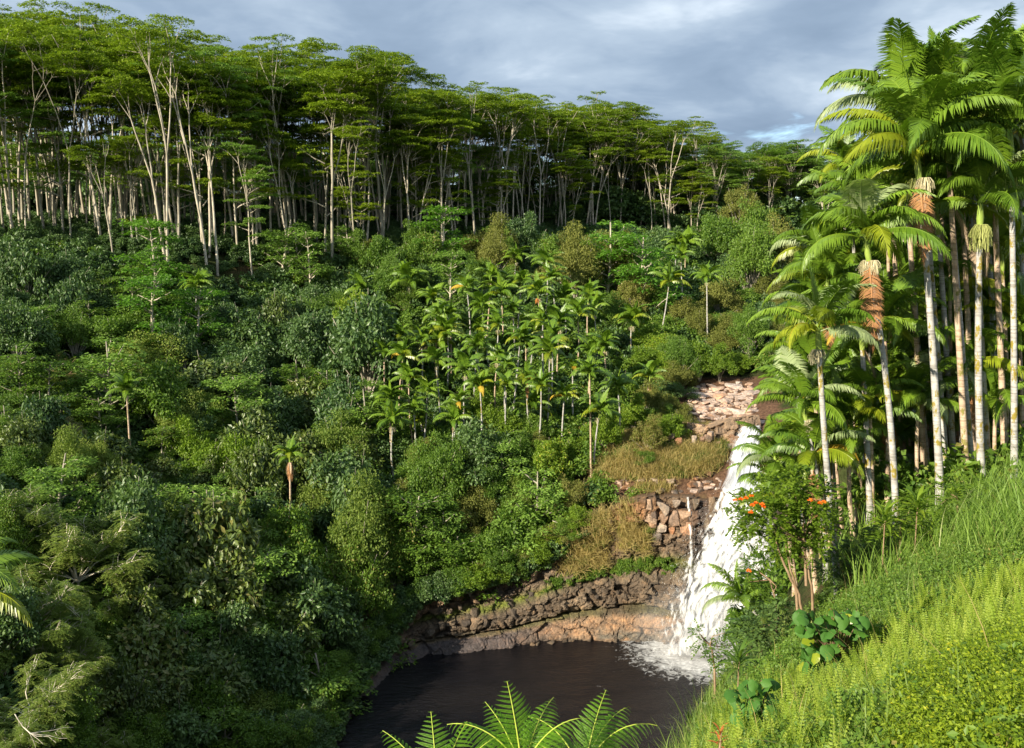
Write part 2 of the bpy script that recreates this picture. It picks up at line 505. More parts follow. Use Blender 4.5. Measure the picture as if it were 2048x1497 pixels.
def ground_mat():
    m = bpy.data.materials.new('ground')
    m.use_nodes = True
    t = m.node_tree; t.nodes.clear(); L = t.links.new
    out = N(t, 'ShaderNodeOutputMaterial')
    p = N(t, 'ShaderNodeBsdfPrincipled'); p.inputs['Roughness'].default_value = .95
    p.inputs['Specular IOR Level'].default_value = 0.1
    tc = N(t, 'ShaderNodeTexCoord')
    n1 = N(t, 'ShaderNodeTexNoise', i_Scale=0.25, i_Detail=8.0, i_Roughness=0.7)
    n2 = N(t, 'ShaderNodeTexNoise', i_Scale=3.0, i_Detail=6.0, i_Roughness=0.75)
    L(tc.outputs['Object'], n1.inputs['Vector']); L(tc.outputs['Object'], n2.inputs['Vector'])
    rp = ramp(t, [(0.35, (0.030, 0.045, 0.012)), (0.5, (0.045, 0.055, 0.018)), (0.62, (0.085, 0.055, 0.030))])
    L(n1.outputs['Fac'], rp.inputs[0])
    r2 = ramp(t, [(0.3, 0.45), (0.7, 1.4)])
    L(n2.outputs['Fac'], r2.inputs[0])
    mm = N(t, 'ShaderNodeMix', data_type='RGBA', blend_type='MULTIPLY'); mm.inputs[0].default_value = 1
    L(rp.outputs[0], mm.inputs[6]); L(r2.outputs[0], mm.inputs[7])
    bare_ = N(t, 'ShaderNodeAttribute', attribute_name='bare')
    soil = ramp(t, [(0.35, (0.05, 0.028, 0.018)), (0.6, (0.16, 0.092, 0.056))])
    L(n2.outputs['Fac'], soil.inputs[0])
    m9 = N(t, 'ShaderNodeMix', data_type='RGBA')
    L(bare_.outputs['Fac'], m9.inputs[0]); L(mm.outputs[2], m9.inputs[6]); L(soil.outputs[0], m9.inputs[7])
    L(m9.outputs[2], p.inputs['Base Color'])
    b = N(t, 'ShaderNodeBump', i_Strength=0.8, i_Distance=0.3)
    L(n2.outputs['Fac'], b.inputs['Height']); L(b.outputs[0], p.inputs['Normal'])
    L(p.outputs[0], out.inputs[0])
    MATS['ground'] = m


ground_mat()


def rock_mat(name, attr=True, c=None, objvar=True):
    """rock: base colour from the vertex colour 'col' (or C), mottled; plant stain and grain"""
    m = bpy.data.materials.new(name)
    m.use_nodes = True
    t = m.node_tree; t.nodes.clear(); L = t.links.new
    out = N(t, 'ShaderNodeOutputMaterial')
    p = N(t, 'ShaderNodeBsdfPrincipled'); p.inputs['Roughness'].default_value = .62
    p.inputs['Specular IOR Level'].default_value = 0.4
    tc = N(t, 'ShaderNodeTexCoord')
    oi = N(t, 'ShaderNodeObjectInfo')
    ad = N(t, 'ShaderNodeVectorMath', operation='ADD')
    L(tc.outputs['Object'], ad.inputs[0]); L(oi.outputs['Location'], ad.inputs[1])
    n1 = N(t, 'ShaderNodeTexNoise', i_Scale=1.1, i_Detail=8.0, i_Roughness=0.72)
    n2 = N(t, 'ShaderNodeTexNoise', i_Scale=6.0, i_Detail=6.0, i_Roughness=0.7)
    L(ad.outputs[0], n1.inputs['Vector']); L(ad.outputs[0], n2.inputs['Vector'])
    if attr:
        a = N(t, 'ShaderNodeVertexColor', layer_name='col')
        base = a.outputs['Color']
    else:
        rp = ramp(t, c)
        L(oi.outputs['Random'], rp.inputs[0])
        base = rp.outputs[0]
    r1 = ramp(t, [(0.3, (0.45, 0.42, 0.40)), (0.5, (1, 1, 1)), (0.7, (1.7, 1.45, 1.2))])
    L(n1.outputs['Fac'], r1.inputs[0])
    mm = N(t, 'ShaderNodeMix', data_type='RGBA', blend_type='MULTIPLY'); mm.inputs[0].default_value = 1
    L(base, mm.inputs[6]); L(r1.outputs[0], mm.inputs[7])
    r2 = ramp(t, [(0.35, 0.55), (0.6, 1.25)])
    L(n2.outputs['Fac'], r2.inputs[0])
    m3 = N(t, 'ShaderNodeMix', data_type='RGBA', blend_type='MULTIPLY'); m3.inputs[0].default_value = 1
    L(mm.outputs[2], m3.inputs[6]); L(r2.outputs[0], m3.inputs[7])
    L(m3.outputs[2], p.inputs['Base Color'])
    b = N(t, 'ShaderNodeBump', i_Strength=0.9, i_Distance=0.25)
    L(n2.outputs['Fac'], b.inputs['Height']); L(b.outputs[0], p.inputs['Normal'])
    L(p.outputs[0], out.inputs[0])
    MATS[name] = m
    return m


rock_mat('cliff_rock')
rock_mat('loose_rock', False, [(0.0, (0.13, 0.10, 0.08)), (0.35, (0.24, 0.16, 0.11)), (0.6, (0.30, 0.15, 0.075)), (0.8, (0.36, 0.29, 0.23)), (1.0, (0.17, 0.14, 0.12))])
rock_mat('pale_rock', False, [(0.0, (0.36, 0.27, 0.22)), (0.4, (0.48, 0.38, 0.32)), (0.7, (0.44, 0.28, 0.19)), (1.0, (0.56, 0.48, 0.43))])
rock_mat('bluff_rock', False, [(0.0, (0.16, 0.13, 0.105)), (0.4, (0.32, 0.25, 0.19)), (0.7, (0.36, 0.22, 0.13)), (1.0, (0.42, 0.35, 0.28))])
rock_mat('dark_rock', False, [(0.0, (0.075, 0.058, 0.045)), (0.5, (0.13, 0.10, 0.07)), (1.0, (0.19, 0.13, 0.08))])

# ------------------------------------------------------------------ setting: terrain, pool
xs = np.concatenate([[-4000, -2000, -1000, -500, -300, -200, -160, -135], np.arange(-120, 90.1, 1.0), [100, 115, 140, 180, 260, 500, 1000, 2000, 4000]])
ys = np.concatenate([[-4000, -2000, -800, -300, -120, -60, -30, -15], np.arange(-6, 232, 1.0), [240, 252, 270, 300, 350, 450, 700, 1200, 2500, 4000]])
GX, GY = np.meshgrid(xs, ys)
GZ = H(GX, GY)
tm = MB()
nx, ny = len(xs), len(ys)
i = (np.arange(ny - 1)[:, None] * nx + np.arange(nx - 1)[None, :])
tm.add(np.stack([GX, GY, GZ], -1).reshape(-1, 3), np.stack([i, i + 1, i + nx + 1, i + nx], -1).reshape(-1, 4))
tme_ = tm.mesh('terrain', [M['ground']], True)
_px, _py = project((GX, np.maximum(GY, 5.0), GZ))
_P = [(1180, 985), (1205, 935), (1300, 905), (1345, 840), (1350, 758), (1560, 752), (1580, 1010)]
_in = np.zeros(GX.shape, bool)
for _a in range(len(_P)):
    (_x1, _y1), (_x2, _y2) = _P[_a], _P[(_a + 1) % len(_P)]
    _in ^= ((_y1 > _py) != (_y2 > _py)) & (_px < (_x2 - _x1) * (_py - _y1) / (_y2 - _y1 + 1e-9) + _x1)
_in &= (GY > 100) & (GY < 160)
tme_.attributes.new('bare', 'FLOAT', 'POINT').data.foreach_set('value', _in.astype(np.float32).ravel())
tag(link('terrain', tme_), 'dark earth hillside sloping down to the plunge pool', kind='structure')


def water_mat():
    m = bpy.data.materials.new('water')
    m.use_nodes = True
    t = m.node_tree; t.nodes.clear(); L = t.links.new
    out = N(t, 'ShaderNodeOutputMaterial')
    p = N(t, 'ShaderNodeBsdfPrincipled'); p.inputs['Roughness'].default_value = .16
    p.inputs['IOR'].default_value = 1.33
    tc = N(t, 'ShaderNodeTexCoord')
    mp = N(t, 'ShaderNodeMapping'); mp.inputs['Scale'].default_value = (0.55, 1.5, 1)
    L(tc.outputs['Object'], mp.inputs[0])
    n1 = N(t, 'ShaderNodeTexNoise', i_Scale=1.6, i_Detail=6.0, i_Roughness=0.65, i_Distortion=0.6)
    L(mp.outputs[0], n1.inputs['Vector'])
    # froth: near the falls and in drifting specks
    pos = N(t, 'ShaderNodeVectorMath', operation='DISTANCE')
    fb = atz(1425, 1290)
    pos.inputs[1].default_value = (fb[0], fb[1], 0)
    L(tc.outputs['Object'], pos.inputs[0])
    n3 = N(t, 'ShaderNodeTexNoise', i_Scale=1.1, i_Detail=9.0, i_Roughness=0.75, i_Distortion=1.2)
    L(tc.outputs['Object'], n3.inputs['Vector'])
    md = N(t, 'ShaderNodeMapRange')
    L(pos.outputs['Value'], md.inputs['Value'])
    md.inputs['From Min'].default_value = 2.5; md.inputs['From Max'].default_value = 13.0
    md.inputs['To Min'].default_value = 0.55; md.inputs['To Max'].default_value = 0.0
    ad = N(t, 'ShaderNodeMath', operation='ADD')
    L(md.outputs[0], ad.inputs[0]); L(n3.outputs['Fac'], ad.inputs[1])
    rp = ramp(t, [(0.66, 0.0), (0.70, .25), (0.92, 1.0)])
    L(ad.outputs[0], rp.inputs[0])
    n4 = N(t, 'ShaderNodeTexNoise', i_Scale=0.10, i_Detail=1.0)
    L(tc.outputs['Object'], n4.inputs['Vector'])
    cr = ramp(t, [(0.30, (0.004, 0.004, 0.006)), (0.75, (0.013, 0.011, 0.011))])
    L(n4.outputs['Fac'], cr.inputs[0])
    mx = N(t, 'ShaderNodeMix', data_type='RGBA')
    L(rp.outputs[0], mx.inputs[0]); L(cr.outputs[0], mx.inputs[6]); mx.inputs[7].default_value = (0.75, 0.76, 0.76, 1)
    L(mx.outputs[2], p.inputs['Base Color'])
    rr = ramp(t, [(0, 0.16), (1, 0.8)])
    L(rp.outputs[0], rr.inputs[0]); L(rr.outputs[0], p.inputs['Roughness'])
    b = N(t, 'ShaderNodeBump', i_Strength=1.0, i_Distance=0.30)
    L(n1.outputs['Fac'], b.inputs['Height']); L(b.outputs[0], p.inputs['Normal'])
    L(p.outputs[0], out.inputs[0])
    MATS['water'] = m


water_mat()
wm = MB()
wx = np.arange(-60, 60.1, 1.0); wy = np.arange(40, 125.1, 1.0)
GX2, GY2 = np.meshgrid(wx, wy)
keep = pool_sd(GX2, GY2) < 3.4
GZ2 = 0.05 * sines(GX2, GY2, 9, .8)
i = (np.arange(len(wy) - 1)[:, None] * len(wx) + np.arange(len(wx) - 1)[None, :])
F = np.stack([i, i + 1, i + len(wx) + 1, i + len(wx)], -1).reshape(-1, 4)
kf = keep.ravel()[F].any(1)
wm.add(np.stack([GX2, GY2, GZ2], -1).reshape(-1, 3), F[kf])
tag(link('water', wm.mesh('water', [M['water']], True)), 'dark brown plunge pool under the waterfall', kind='structure')


# ------------------------------------------------------------------ cliff
def resample(P, step):
    P = np.asarray(P, float)
    d = np.concatenate([[0], np.cumsum(np.linalg.norm(np.diff(P, axis=0), axis=1))])
    n = int(d[-1] / step) + 1
    s = np.linspace(0, d[-1], n)
    return np.stack([np.interp(s, d, P[:, k]) for k in range(P.shape[1])], 1), s


def cells(s, z, cw, ch, seed, stag=0.5):
    """blocky cell pattern: (id hash 0..1, edge distance) on the (s, z) sheet, jittered lattice"""
    best = np.full(s.shape, 1e9); sec = np.full(s.shape, 1e9); hid = np.zeros(s.shape)
    gz = np.floor(z / ch)
    for dj in (-1, 0, 1):
        j = gz + dj
        off = (j % 2) * stag * cw
        gs = np.floor((s - off) / cw)
        for di in (-1, 0, 1):
            i = gs + di
            h1 = np.modf(np.abs(np.sin(i * 127.1 + j * 311.7 + seed) * 43758.5453))[0]
            h2 = np.modf(np.abs(np.sin(i * 269.5 + j * 183.3 + seed * 1.7) * 43758.5453))[0]
            h3 = np.modf(np.abs(np.sin(i * 419.2 + j * 371.9 + seed * 2.3) * 43758.5453))[0]
            cx = (i + .5 + (h1 - .5) * .8) * cw + off
            cz = (j + .5 + (h2 - .5) * .8) * ch
            d = np.maximum(np.abs(s - cx) / cw, np.abs(z - cz) / ch) + 0.5 * np.hypot((s - cx) / cw, (z - cz) / ch)
            m = d < best
            sec = np.where(m, best, np.minimum(sec, d))
            hid = np.where(m, h3, hid)
            best = np.where(m, d, best)
    return hid, sec - best


cl, cs = resample(shore, 0.16)
ct = np.gradient(cl, axis=0); ct /= np.linalg.norm(ct, axis=1)[:, None]
# smooth the direction
k_ = np.hanning(41); k_ /= k_.sum()
for c in range(2):
    ct[:, c] = np.convolve(np.pad(ct[:, c], 20, mode='edge'), k_, 'valid')
    cl[:, c] = np.convolve(np.pad(cl[:, c], 10, mode='edge'), np.hanning(21) / np.hanning(21).sum(), 'valid')
ct /= np.linalg.norm(ct, axis=1)[:, None]
cn = np.stack([ct[:, 1], -ct[:, 0]], 1)            # towards the pool
cpx = np.array([project((a[0], a[1], 0))[0] for a in cl])
HTOP_P = np.array([500, 640, 700, 780, 850, 950, 1050, 1120, 1200, 1300, 1400, 1600])
HTOP_V = np.array([4.0, 5.5, 6.5, 7.5, 9.0, 11.0, 14.0, 16.5, 17.6, 17.7, 16.6, 16.6])
ctop = np.clip(np.minimum(np.interp(cpx, HTOP_P, HTOP_V), H(cl[:, 0] - cn[:, 0] * 4.9, cl[:, 1] - cn[:, 1] * 4.9) + .1), 2.0, 18)
ctop = np.convolve(np.pad(ctop, 15, mode='edge'), np.hanning(31) / np.hanning(31).sum(), 'valid')
PZ = np.array([0, .03, .10, .17, .205, .225, .25, .33, .42, .46, .50, .58, .62, .75, .90, 1.0])
PO = np.array([1.7, 1.75, 1.35, .95, .6, -.55, .45, .75, .75, .35, -.25, -.7, -.75, -.85, -1.0, -1.2])


def cliff_pos(s, zf, extra=0.0):
    """point of the cliff face: s along the shore (m), zf 0..1 of the height, pushed EXTRA out"""
    x = np.interp(s, cs, cl[:, 0]); y = np.interp(s, cs, cl[:, 1])
    n0 = np.interp(s, cs, cn[:, 0]); n1 = np.interp(s, cs, cn[:, 1])
    top = np.interp(s, cs, ctop)
    o = np.interp(zf, PZ, PO) + extra
    return np.stack([x + n0 * o, y + n1 * o, zf * top], -1), np.stack([n0, n1, n0 * 0], -1)


def s_of_px(px):
    k = np.argsort(cpx)
    return float(np.interp(px, cpx[k], cs[k]))


nz = 128
zf = np.linspace(0, 1, nz)
S, ZF = np.meshgrid(cs, zf)
top = np.interp(S, cs, ctop)
Zm = ZF * top
wob = sines(S, Zm * 1.5, 21, 2.5)
Sj = S + 0.45 * sines(S * 1.0, Zm, 5, 1.2); Zj = Zm + 0.35 * sines(S, Zm, 6, 1.4)
h_a, e_a = cells(Sj, Zj, 3.1, 1.7, 1.3)
h_b, e_b = cells(Sj, Zj, 1.2, .95, 4.1)
h_c, e_c = cells(Sj, Zj, .42, .38, 8.2)
apron = np.clip((0.205 - ZF) / 0.03, 0, 1)
blk = (h_a - .5) * 1.15 + (h_b - .5) * .75 + (h_c - .5) * .16 - .30 * np.exp(-e_b * 9) - .3 * np.exp(-e_a * 12) - .1 * np.exp(-e_c * 8)
rel = blk * (1 - apron * .5) + wob * .35
ZFw = np.clip(ZF + 0.018 * sines(S, S * 0, 31, 3.0) * (ZF > .02), 0, 1)
O = np.interp(ZFw, PZ, PO) + rel
rows = [np.stack([np.interp(S, cs, cl[:, 0]) + np.interp(S, cs, cn[:, 0]) * O,
                  np.interp(S, cs, cl[:, 1]) + np.interp(S, cs, cn[:, 1]) * O, Zm - .15 + (ZF > .97) * h_b * .5], -1)]
CV = rows[0]
# the top runs back under the hillside
for back, dz in ((1.0, 0.05), (2.4, -.2), (3.8, -1.0), (5.0, -4.0)):
    r = CV[nz - 1].copy()
    r[:, 0] -= cn[:, 0] * back; r[:, 1] -= cn[:, 1] * back; r[:, 2] += dz
    CV = np.concatenate([CV, r[None]], 0)
nr = CV.shape[0]
cm = MB()
ncol = len(cs)
i = (np.arange(nr - 1)[:, None] * ncol + np.arange(ncol - 1)[None, :])
cm.add(CV.reshape(-1, 3), np.stack([i, i + 1, i + ncol + 1, i + ncol], -1).reshape(-1, 4))
cme = cm.mesh('cliff', [M['cliff_rock']], False)


def lerp(a, b, t):
    return a + (b - a) * t[..., None]


PXm = np.interp(S, cs, cpx)
dark = np.array([0.10, 0.072, 0.048]); brown = np.array([0.28, 0.165, 0.085]); grey = np.array([0.28, 0.21, 0.14])
orange = np.array([0.34, 0.17, 0.075]); tan = np.array([0.36, 0.25, 0.16]); moss = np.array([0.12, 0.15, 0.015]); wet = np.array([0.030, 0.026, 0.026])
nA = sines(S, Zm, 41, 2.2) * .5 + .5; nB = sines(S, Zm * 1.4, 42, .8) * .5 + .5
colr = lerp(np.broadcast_to(dark, S.shape + (3,)), np.broadcast_to(grey, S.shape + (3,)), np.clip(h_b * .9 * nA + (ZF > .58) * .30 * h_a, 0, 1))
colr = lerp(colr, np.broadcast_to(brown, colr.shape), np.clip((ZF - .55) * 3, 0, .75) * nB)
colr = lerp(colr, np.broadcast_to(orange, colr.shape), np.clip((ZF - .78) * 4, 0, .7) * np.clip(h_a * 1.5 - .4, 0, 1))
colr = lerp(colr, np.broadcast_to(tan * .6 + orange * .5, colr.shape), apron * np.clip(.45 + nA * .5, 0, 1))
colr = lerp(colr, np.broadcast_to(np.array([0.15, 0.13, 0.10]), colr.shape), apron * np.clip(nB * 1.8 - .7, 0, 1))
colr = lerp(colr, np.broadcast_to(np.array([0.07, 0.06, 0.05]), colr.shape), np.exp(-e_a * 14) * .7 + .5 * np.exp(-e_b * 12))
colr = lerp(colr, np.broadcast_to(np.array([0.085, 0.070, 0.070]), colr.shape), apron * np.clip((1150 - PXm) / 160, 0, .95))  # apron darkened leftwards, the shade on that wall painted into the rock
mossf = np.exp(-((ZF - .545) / .05) ** 2) * np.clip(nB * 2 - .3, 0, 1) + .5 * np.exp(-((ZF - .22) / .03) ** 2) * nA
colr = lerp(colr, np.broadcast_to(moss, colr.shape), np.clip(mossf, 0, .9))
wetf = np.clip((PXm - 1335) / 60, 0, 1) * np.clip(ZF * 6 - .6, 0, 1)
colr = lerp(colr, np.broadcast_to(wet * 1.5, colr.shape), wetf * .85)
colr = np.concatenate([colr] + [np.broadcast_to(brown * .45, (1, ncol, 3))] * 4, 0)
ca = cme.color_attributes.new('col', 'FLOAT_COLOR', 'POINT')
ca.data.foreach_set('color', np.concatenate([colr.reshape(-1, 3), np.ones((nr * ncol, 1))], 1).ravel().astype(np.float32))
cliff = tag(link('cliff', cme), 'stepped dark basalt cliff curving round the plunge pool', kind='structure')


def rock_variants(n, flat=1.0, seed=5):
    out = []
    r = np.random.default_rng(seed)
    for k in range(n):
        bm = bmesh.new()
        pts = r.uniform(-1, 1, (16, 3))
        pts /= np.max(np.abs(pts), axis=1)[:, None] ** .75
        pts *= np.array([.5, .5, .5 * flat])
        for p in pts:
            bm.verts.new(p)
        g = bmesh.ops.convex_hull(bm, input=bm.verts)
        bmesh.ops.delete(bm, geom=[v for v in bm.verts if not v.link_faces], context='VERTS')
        bmesh.ops.bevel(bm, geom=list(bm.edges), offset=.03, segments=1, affect='EDGES')
        me = bpy.data.meshes.new('rock'); bm.to_mesh(me); bm.free()
        me.materials.append(M['loose_rock'])
        out.append(me)
    return out


ROCKS = rock_variants(10)


def rock(parent, p, size, rz, mat, tilt=.15):
    o = link('rock', ROCKS[random.randrange(len(ROCKS))], parent, [mat])
    o.location = p
    o.rotation_euler = (random.uniform(-tilt, tilt), random.uniform(-tilt, tilt), rz + random.uniform(-.2, .2))
    o.scale = size
    return o


def cliff_rocks(px0, px1, z0, z1, n, size, mat, out=.1, hs=1.0):
    s0, s1 = sorted((s_of_px(px0), s_of_px(px1)))
    placed = []
    k = 0
    for _ in range(n * 30):
        s = random.uniform(s0, s1); z = random.uniform(z0, z1)
        t = float(np.interp(s, cs, ctop))
        if any(abs(s - a) < size * .85 and abs(z * t - b) < size * .85 * hs for a, b in placed):
            continue
        placed.append((s, z * t))
        p, nn = cliff_pos(np.array(s), np.array(z), out)
        sz = size * random.uniform(.75, 1.35)
        rock(cliff, p, (sz * random.uniform(.8, 1.25), sz * .9, sz * hs * random.uniform(.8, 1.3)), math.atan2(nn[1], nn[0]) + 1.57, mat)
        k += 1
        if k >= n:
            break


cliff_rocks(1205, 1365, .88, .975, 18, 1.5, M['bluff_rock'], -.25, .9)
cliff_rocks(1290, 1368, .72, .90, 12, 1.2, M['loose_rock'], -.2)
cliff_rocks(1140, 1360, .26, .44, 8, .6, M['dark_rock'], -.2)
cliff_rocks(1370, 1450, .80, .99, 10, 1.2, M['dark_rock'], .0, 1.4)
cliff_rocks(860, 1130, .3, .7, 22, 1.0, M['dark_rock'], -.2)
cliff_rocks(660, 860, .15, .85, 24, .9, M['dark_rock'], -.15, 1.2)
for _j in range(16):
    _s = s_of_px(random.uniform(1050, 1370)); _p, _n = cliff_pos(np.array(_s), np.array(.005), .3)
    _r = random.uniform(.25, .7)
    rock(cliff, _p, (_r * 1.4, _r, _r * .8), random.uniform(0, 3), M['dark_rock'], .3)


# ------------------------------------------------------------------ upper rock step beside the falls
def upper_step():
    pts = [(1290, 905, 123), (1320, 900, 124), (1360, 905, 123.5), (1400, 915, 122), (1440, 920, 121), (1475, 905, 122), (1530, 900, 123)]
    P = np.array([at(*a) for a in pts])
    Q, s = resample(P, .2)
    m = len(Q)
    hts = np.interp(s, [0, s[-1] * .3, s[-1]], [3.4, 4.2, 4.6])
    nzz = 36
    zf = np.linspace(0, 1, nzz)
    S2, Z2 = np.meshgrid(s, zf)
    T = np.gradient(Q[:, :2], axis=0); T /= np.linalg.norm(T, axis=1)[:, None]
    nn = np.stack([T[:, 1], -T[:, 0]], 1)
    zz = Z2 * hts[None, :]
    ha, ea = cells(S2 + .3 * sines(S2, zz, 1, 1), zz, 1.7, 1.5, 3.3)
    hb, eb = cells(S2 + .3 * sines(S2, zz, 1, 1), zz, .6, .7, 6.1)
    o = (ha - .5) * .9 + (hb - .5) * .35 - .3 * np.exp(-ea * 10) - Z2 * 1.6
    V = np.stack([Q[:, 0][None] + nn[:, 0][None] * o, Q[:, 1][None] + nn[:, 1][None] * o, Q[:, 2][None] - .4 + zz], -1)
    rr = V[-1].copy(); rr[:, 0] -= nn[:, 0] * 3; rr[:, 1] -= nn[:, 1] * 3; rr[:, 2] -= .6
    V = np.concatenate([V, rr[None]], 0)
    b = MB()
    i = (np.arange(nzz)[:, None] * m + np.arange(m - 1)[None, :])
    b.add(V.reshape(-1, 3), np.stack([i, i + 1, i + m + 1, i + m], -1).reshape(-1, 4))
    me = b.mesh('rock_step', [M['cliff_rock']])
    c = lerp(np.broadcast_to(np.array([.12, .085, .06]), S2.shape + (3,)), np.broadcast_to(tan, S2.shape + (3,)), np.clip(ha * .8 + Z2 * .4 - .2, 0, 1))
    c = np.concatenate([c, np.broadcast_to(tan, (1, m, 3))], 0)
    ca = me.color_attributes.new('col', 'FLOAT_COLOR', 'POINT')
    ca.data.foreach_set('color', np.concatenate([c.reshape(-1, 3), np.ones((c.shape[0] * m, 1))], 1).ravel().astype(np.float32))
    st = tag(link('rock_ledge', me), 'pale cracked rock ledge above the waterfall lip', kind='structure')
    # slabs over the sloping ledge
    poly = [(1370, 790), (1395, 768), (1500, 765), (1520, 850), (1480, 862), (1440, 868), (1400, 862), (1375, 835)]
    placed = []
    for _ in range(6000):
        px = random.uniform(1355, 1520); py = random.uniform(764, 868)
        if not inpoly(px, py, poly):
            continue
        r = random.uniform(.5, 1.5) if random.random() < .5 else random.uniform(.28, .6)
        if any((px - a) ** 2 + ((py - b) * 2.6) ** 2 < ((r + c) * 6.4) ** 2 for a, b, c in placed):
            continue
        g = march(px, py, 0.15, 100)
        if g is None or g[1] > 160:
            continue
        placed.append((px, py, r))
        rock(st, g + np.array([0, 0, .12]), (r * 2.0, r * 1.7, .35 + r * .35), random.uniform(0, 3), M['pale_rock'], .16)
        if len(placed) >= 210:
            break
    for k in range(34):
        px = random.uniform(1300, 1470)
        g = at(px, random.uniform(868, 915), 121.3)
        rock(st, g, (random.uniform(.6, 1.3), .9, random.uniform(.6, 1.5)), random.uniform(-.3, .3), M['loose_rock'], .1)
    # rim stones and rubble on the lower ledge
    for k in range(110):
        px = random.uniform(1195, 1445)
        g = march(px, random.uniform(945, 984), 0.1, 100)
        if g is None: continue
        s_ = random.uniform(.25, 1.0)
        rock(st, g + np.array([0, 0, .1]), (s_ * 1.5, s_ * 1.2, s_ * .7), random.uniform(0, 3), random.choice([M['loose_rock'], M['pale_rock']]), .2)


def inpoly(x, y, P):
    c = False
    n = len(P)
    for k in range(n):
        x1, y1 = P[k]; x2, y2 = P[(k + 1) % n]
        if (y1 > y) != (y2 > y) and x < (x2 - x1) * (y - y1) / (y2 - y1) + x1:
            c = not c
    return c


upper_step()


# ------------------------------------------------------------------ waterfall
def fall_mat(name, lo, hi, white=0.86):
    m = bpy.data.materials.new(name)
    m.use_nodes = True
    t = m.node_tree; t.nodes.clear(); L = t.links.new
    out = N(t, 'ShaderNodeOutputMaterial')
    p = N(t, 'ShaderNodeBsdfPrincipled'); p.inputs['Roughness'].default_value = .7
    tc = N(t, 'ShaderNodeTexCoord')
    uv = N(t, 'ShaderNodeUVMap', uv_map='flow')
    mp = N(t, 'ShaderNodeMapping'); mp.inputs['Scale'].default_value = (22, 15.0, 1)
    L(uv.outputs[0], mp.inputs[0])
    n1 = N(t, 'ShaderNodeTexNoise', i_Scale=1.0, i_Detail=8.0, i_Roughness=0.68, i_Distortion=0.5)
    L(mp.outputs[0], n1.inputs['Vector'])
    e = N(t, 'ShaderNodeAttribute', attribute_name='edge')
    ad = N(t, 'ShaderNodeMath', operation='ADD')
    L(n1.outputs['Fac'], ad.inputs[0]); L(e.outputs['Fac'], ad.inputs[1])
    rp = ramp(t, [(lo, 0.0), (hi, 1.0)])
    L(ad.outputs[0], rp.inputs[0])
    rc = ramp(t, [(0.32, (0.26, 0.28, 0.29)), (0.45, (0.54, 0.56, 0.57)), (0.58, (white, white, white))])
    L(n1.outputs['Fac'], rc.inputs[0])
    L(rc.outputs[0], p.inputs['Base Color'])
    L(rp.outputs[0], p.inputs['Alpha'])
    b = N(t, 'ShaderNodeBump', i_Strength=0.45, i_Distance=0.2)
    L(n1.outputs['Fac'], b.inputs['Height']); L(b.outputs[0], p.inputs['Normal'])
    L(p.outputs[0], out.inputs[0])
    MATS[name] = m
    return m


fall_mat('falling_water', .40, .62)
fall_mat('falling_veil', .50, .72)


def sheet(name, left, right, parent, mat, seed, push=0.0, nu=44, nv=110, disp=.35, edge_w=.24, fade_l=1.0):
    """a curtain of water between two polylines (px, py, Y), bulging and ragged"""
    LP, _ = resample(np.array([at(*a) for a in left]), .2)
    RP, _ = resample(np.array([at(*a) for a in right]), .2)
    v = np.linspace(0, 1, nv)
    f = lambda P: np.stack([np.interp(v, np.linspace(0, 1, len(P)), P[:, k]) for k in range(3)], 1)
    LP, RP = f(LP), f(RP)
    u = np.linspace(0, 1, nu)
    G = LP[:, None, :] * (1 - u)[None, :, None] + RP[:, None, :] * u[None, :, None]
    U, V = np.meshgrid(u, v)
    W = np.linalg.norm(RP - LP, axis=1)[:, None]
    hh = G[..., 2]
    bul = .8 * np.sin(np.pi * U) ** .7 + .5 * disp * sines(U * W * 1.2, hh * .7, seed, 1.0) + .3 * disp * sines(U * W * 3, hh * 1.5, seed + 1, .5)
    G[..., 1] -= bul + push
    b = MB()
    i = (np.arange(nv - 1)[:, None] * nu + np.arange(nu - 1)[None, :])
    b.add(G.reshape(-1, 3), np.stack([i, i + 1, i + nu + 1, i + nu], -1).reshape(-1, 4))
    me = b.mesh(name, [mat], True)
    uvl = me.uv_layers.new(name='flow')
    li = np.zeros(len(me.loops), np.int32); me.loops.foreach_get('vertex_index', li)
    uvv = np.stack([(U * W / 8).ravel(), (hh / 17).ravel()], 1)
    uvl.data.foreach_set('uv', uvv[li].ravel().astype(np.float32))
    ed = np.minimum(U / edge_w * fade_l, (1 - U) / edge_w)
    e = np.clip(ed, 0, 1) * .34 - .26 + .05 * sines(U * W, hh, seed + 5, 2.0)
    a = me.attributes.new('edge', 'FLOAT', 'POINT'); a.data.foreach_set('value', e.ravel().astype(np.float32))
    return link(name, me, parent)


wf = bpy.data.objects.new('waterfall', None); COL.objects.link(wf)
wf.location = (0, 0, 0)
tag(wf, 'broad white waterfall plunging over the basalt cliff into the pool', 'waterfall')
for k in range(3):
    sheet('falling_water', [(1492, 835, 131), (1474, 850, 124.5), (1456, 885, 121), (1446, 930, 116), (1438, 953, 111.6), (1428, 975, 108.2), (1394, 1060, 107.2), (1352, 1130, 106.4), (1322, 1200, 105.6), (1300, 1300, 103.6)],
          [(1530, 835, 131), (1522, 850, 124.5), (1524, 885, 121), (1528, 930, 116), (1534, 953, 111.6), (1540, 975, 108.2), (1560, 1060, 107.2), (1580, 1130, 106.4), (1590, 1200, 105.6), (1600, 1300, 103.6)],
          wf, M['falling_water'] if k < 2 else M['falling_veil'], 60 + k * 7, k * .35 + .3)
sheet('falling_water', [(1405, 1000, 109.6), (1382, 1080, 108.4), (1360, 1180, 106.3), (1340, 1300, 103.6)], [(1500, 1000, 109.2), (1490, 1080, 107.7), (1480, 1180, 105.5), (1470, 1300, 102.8)], wf, M['falling_veil'], 90, .2, edge_w=.5, disp=.5)
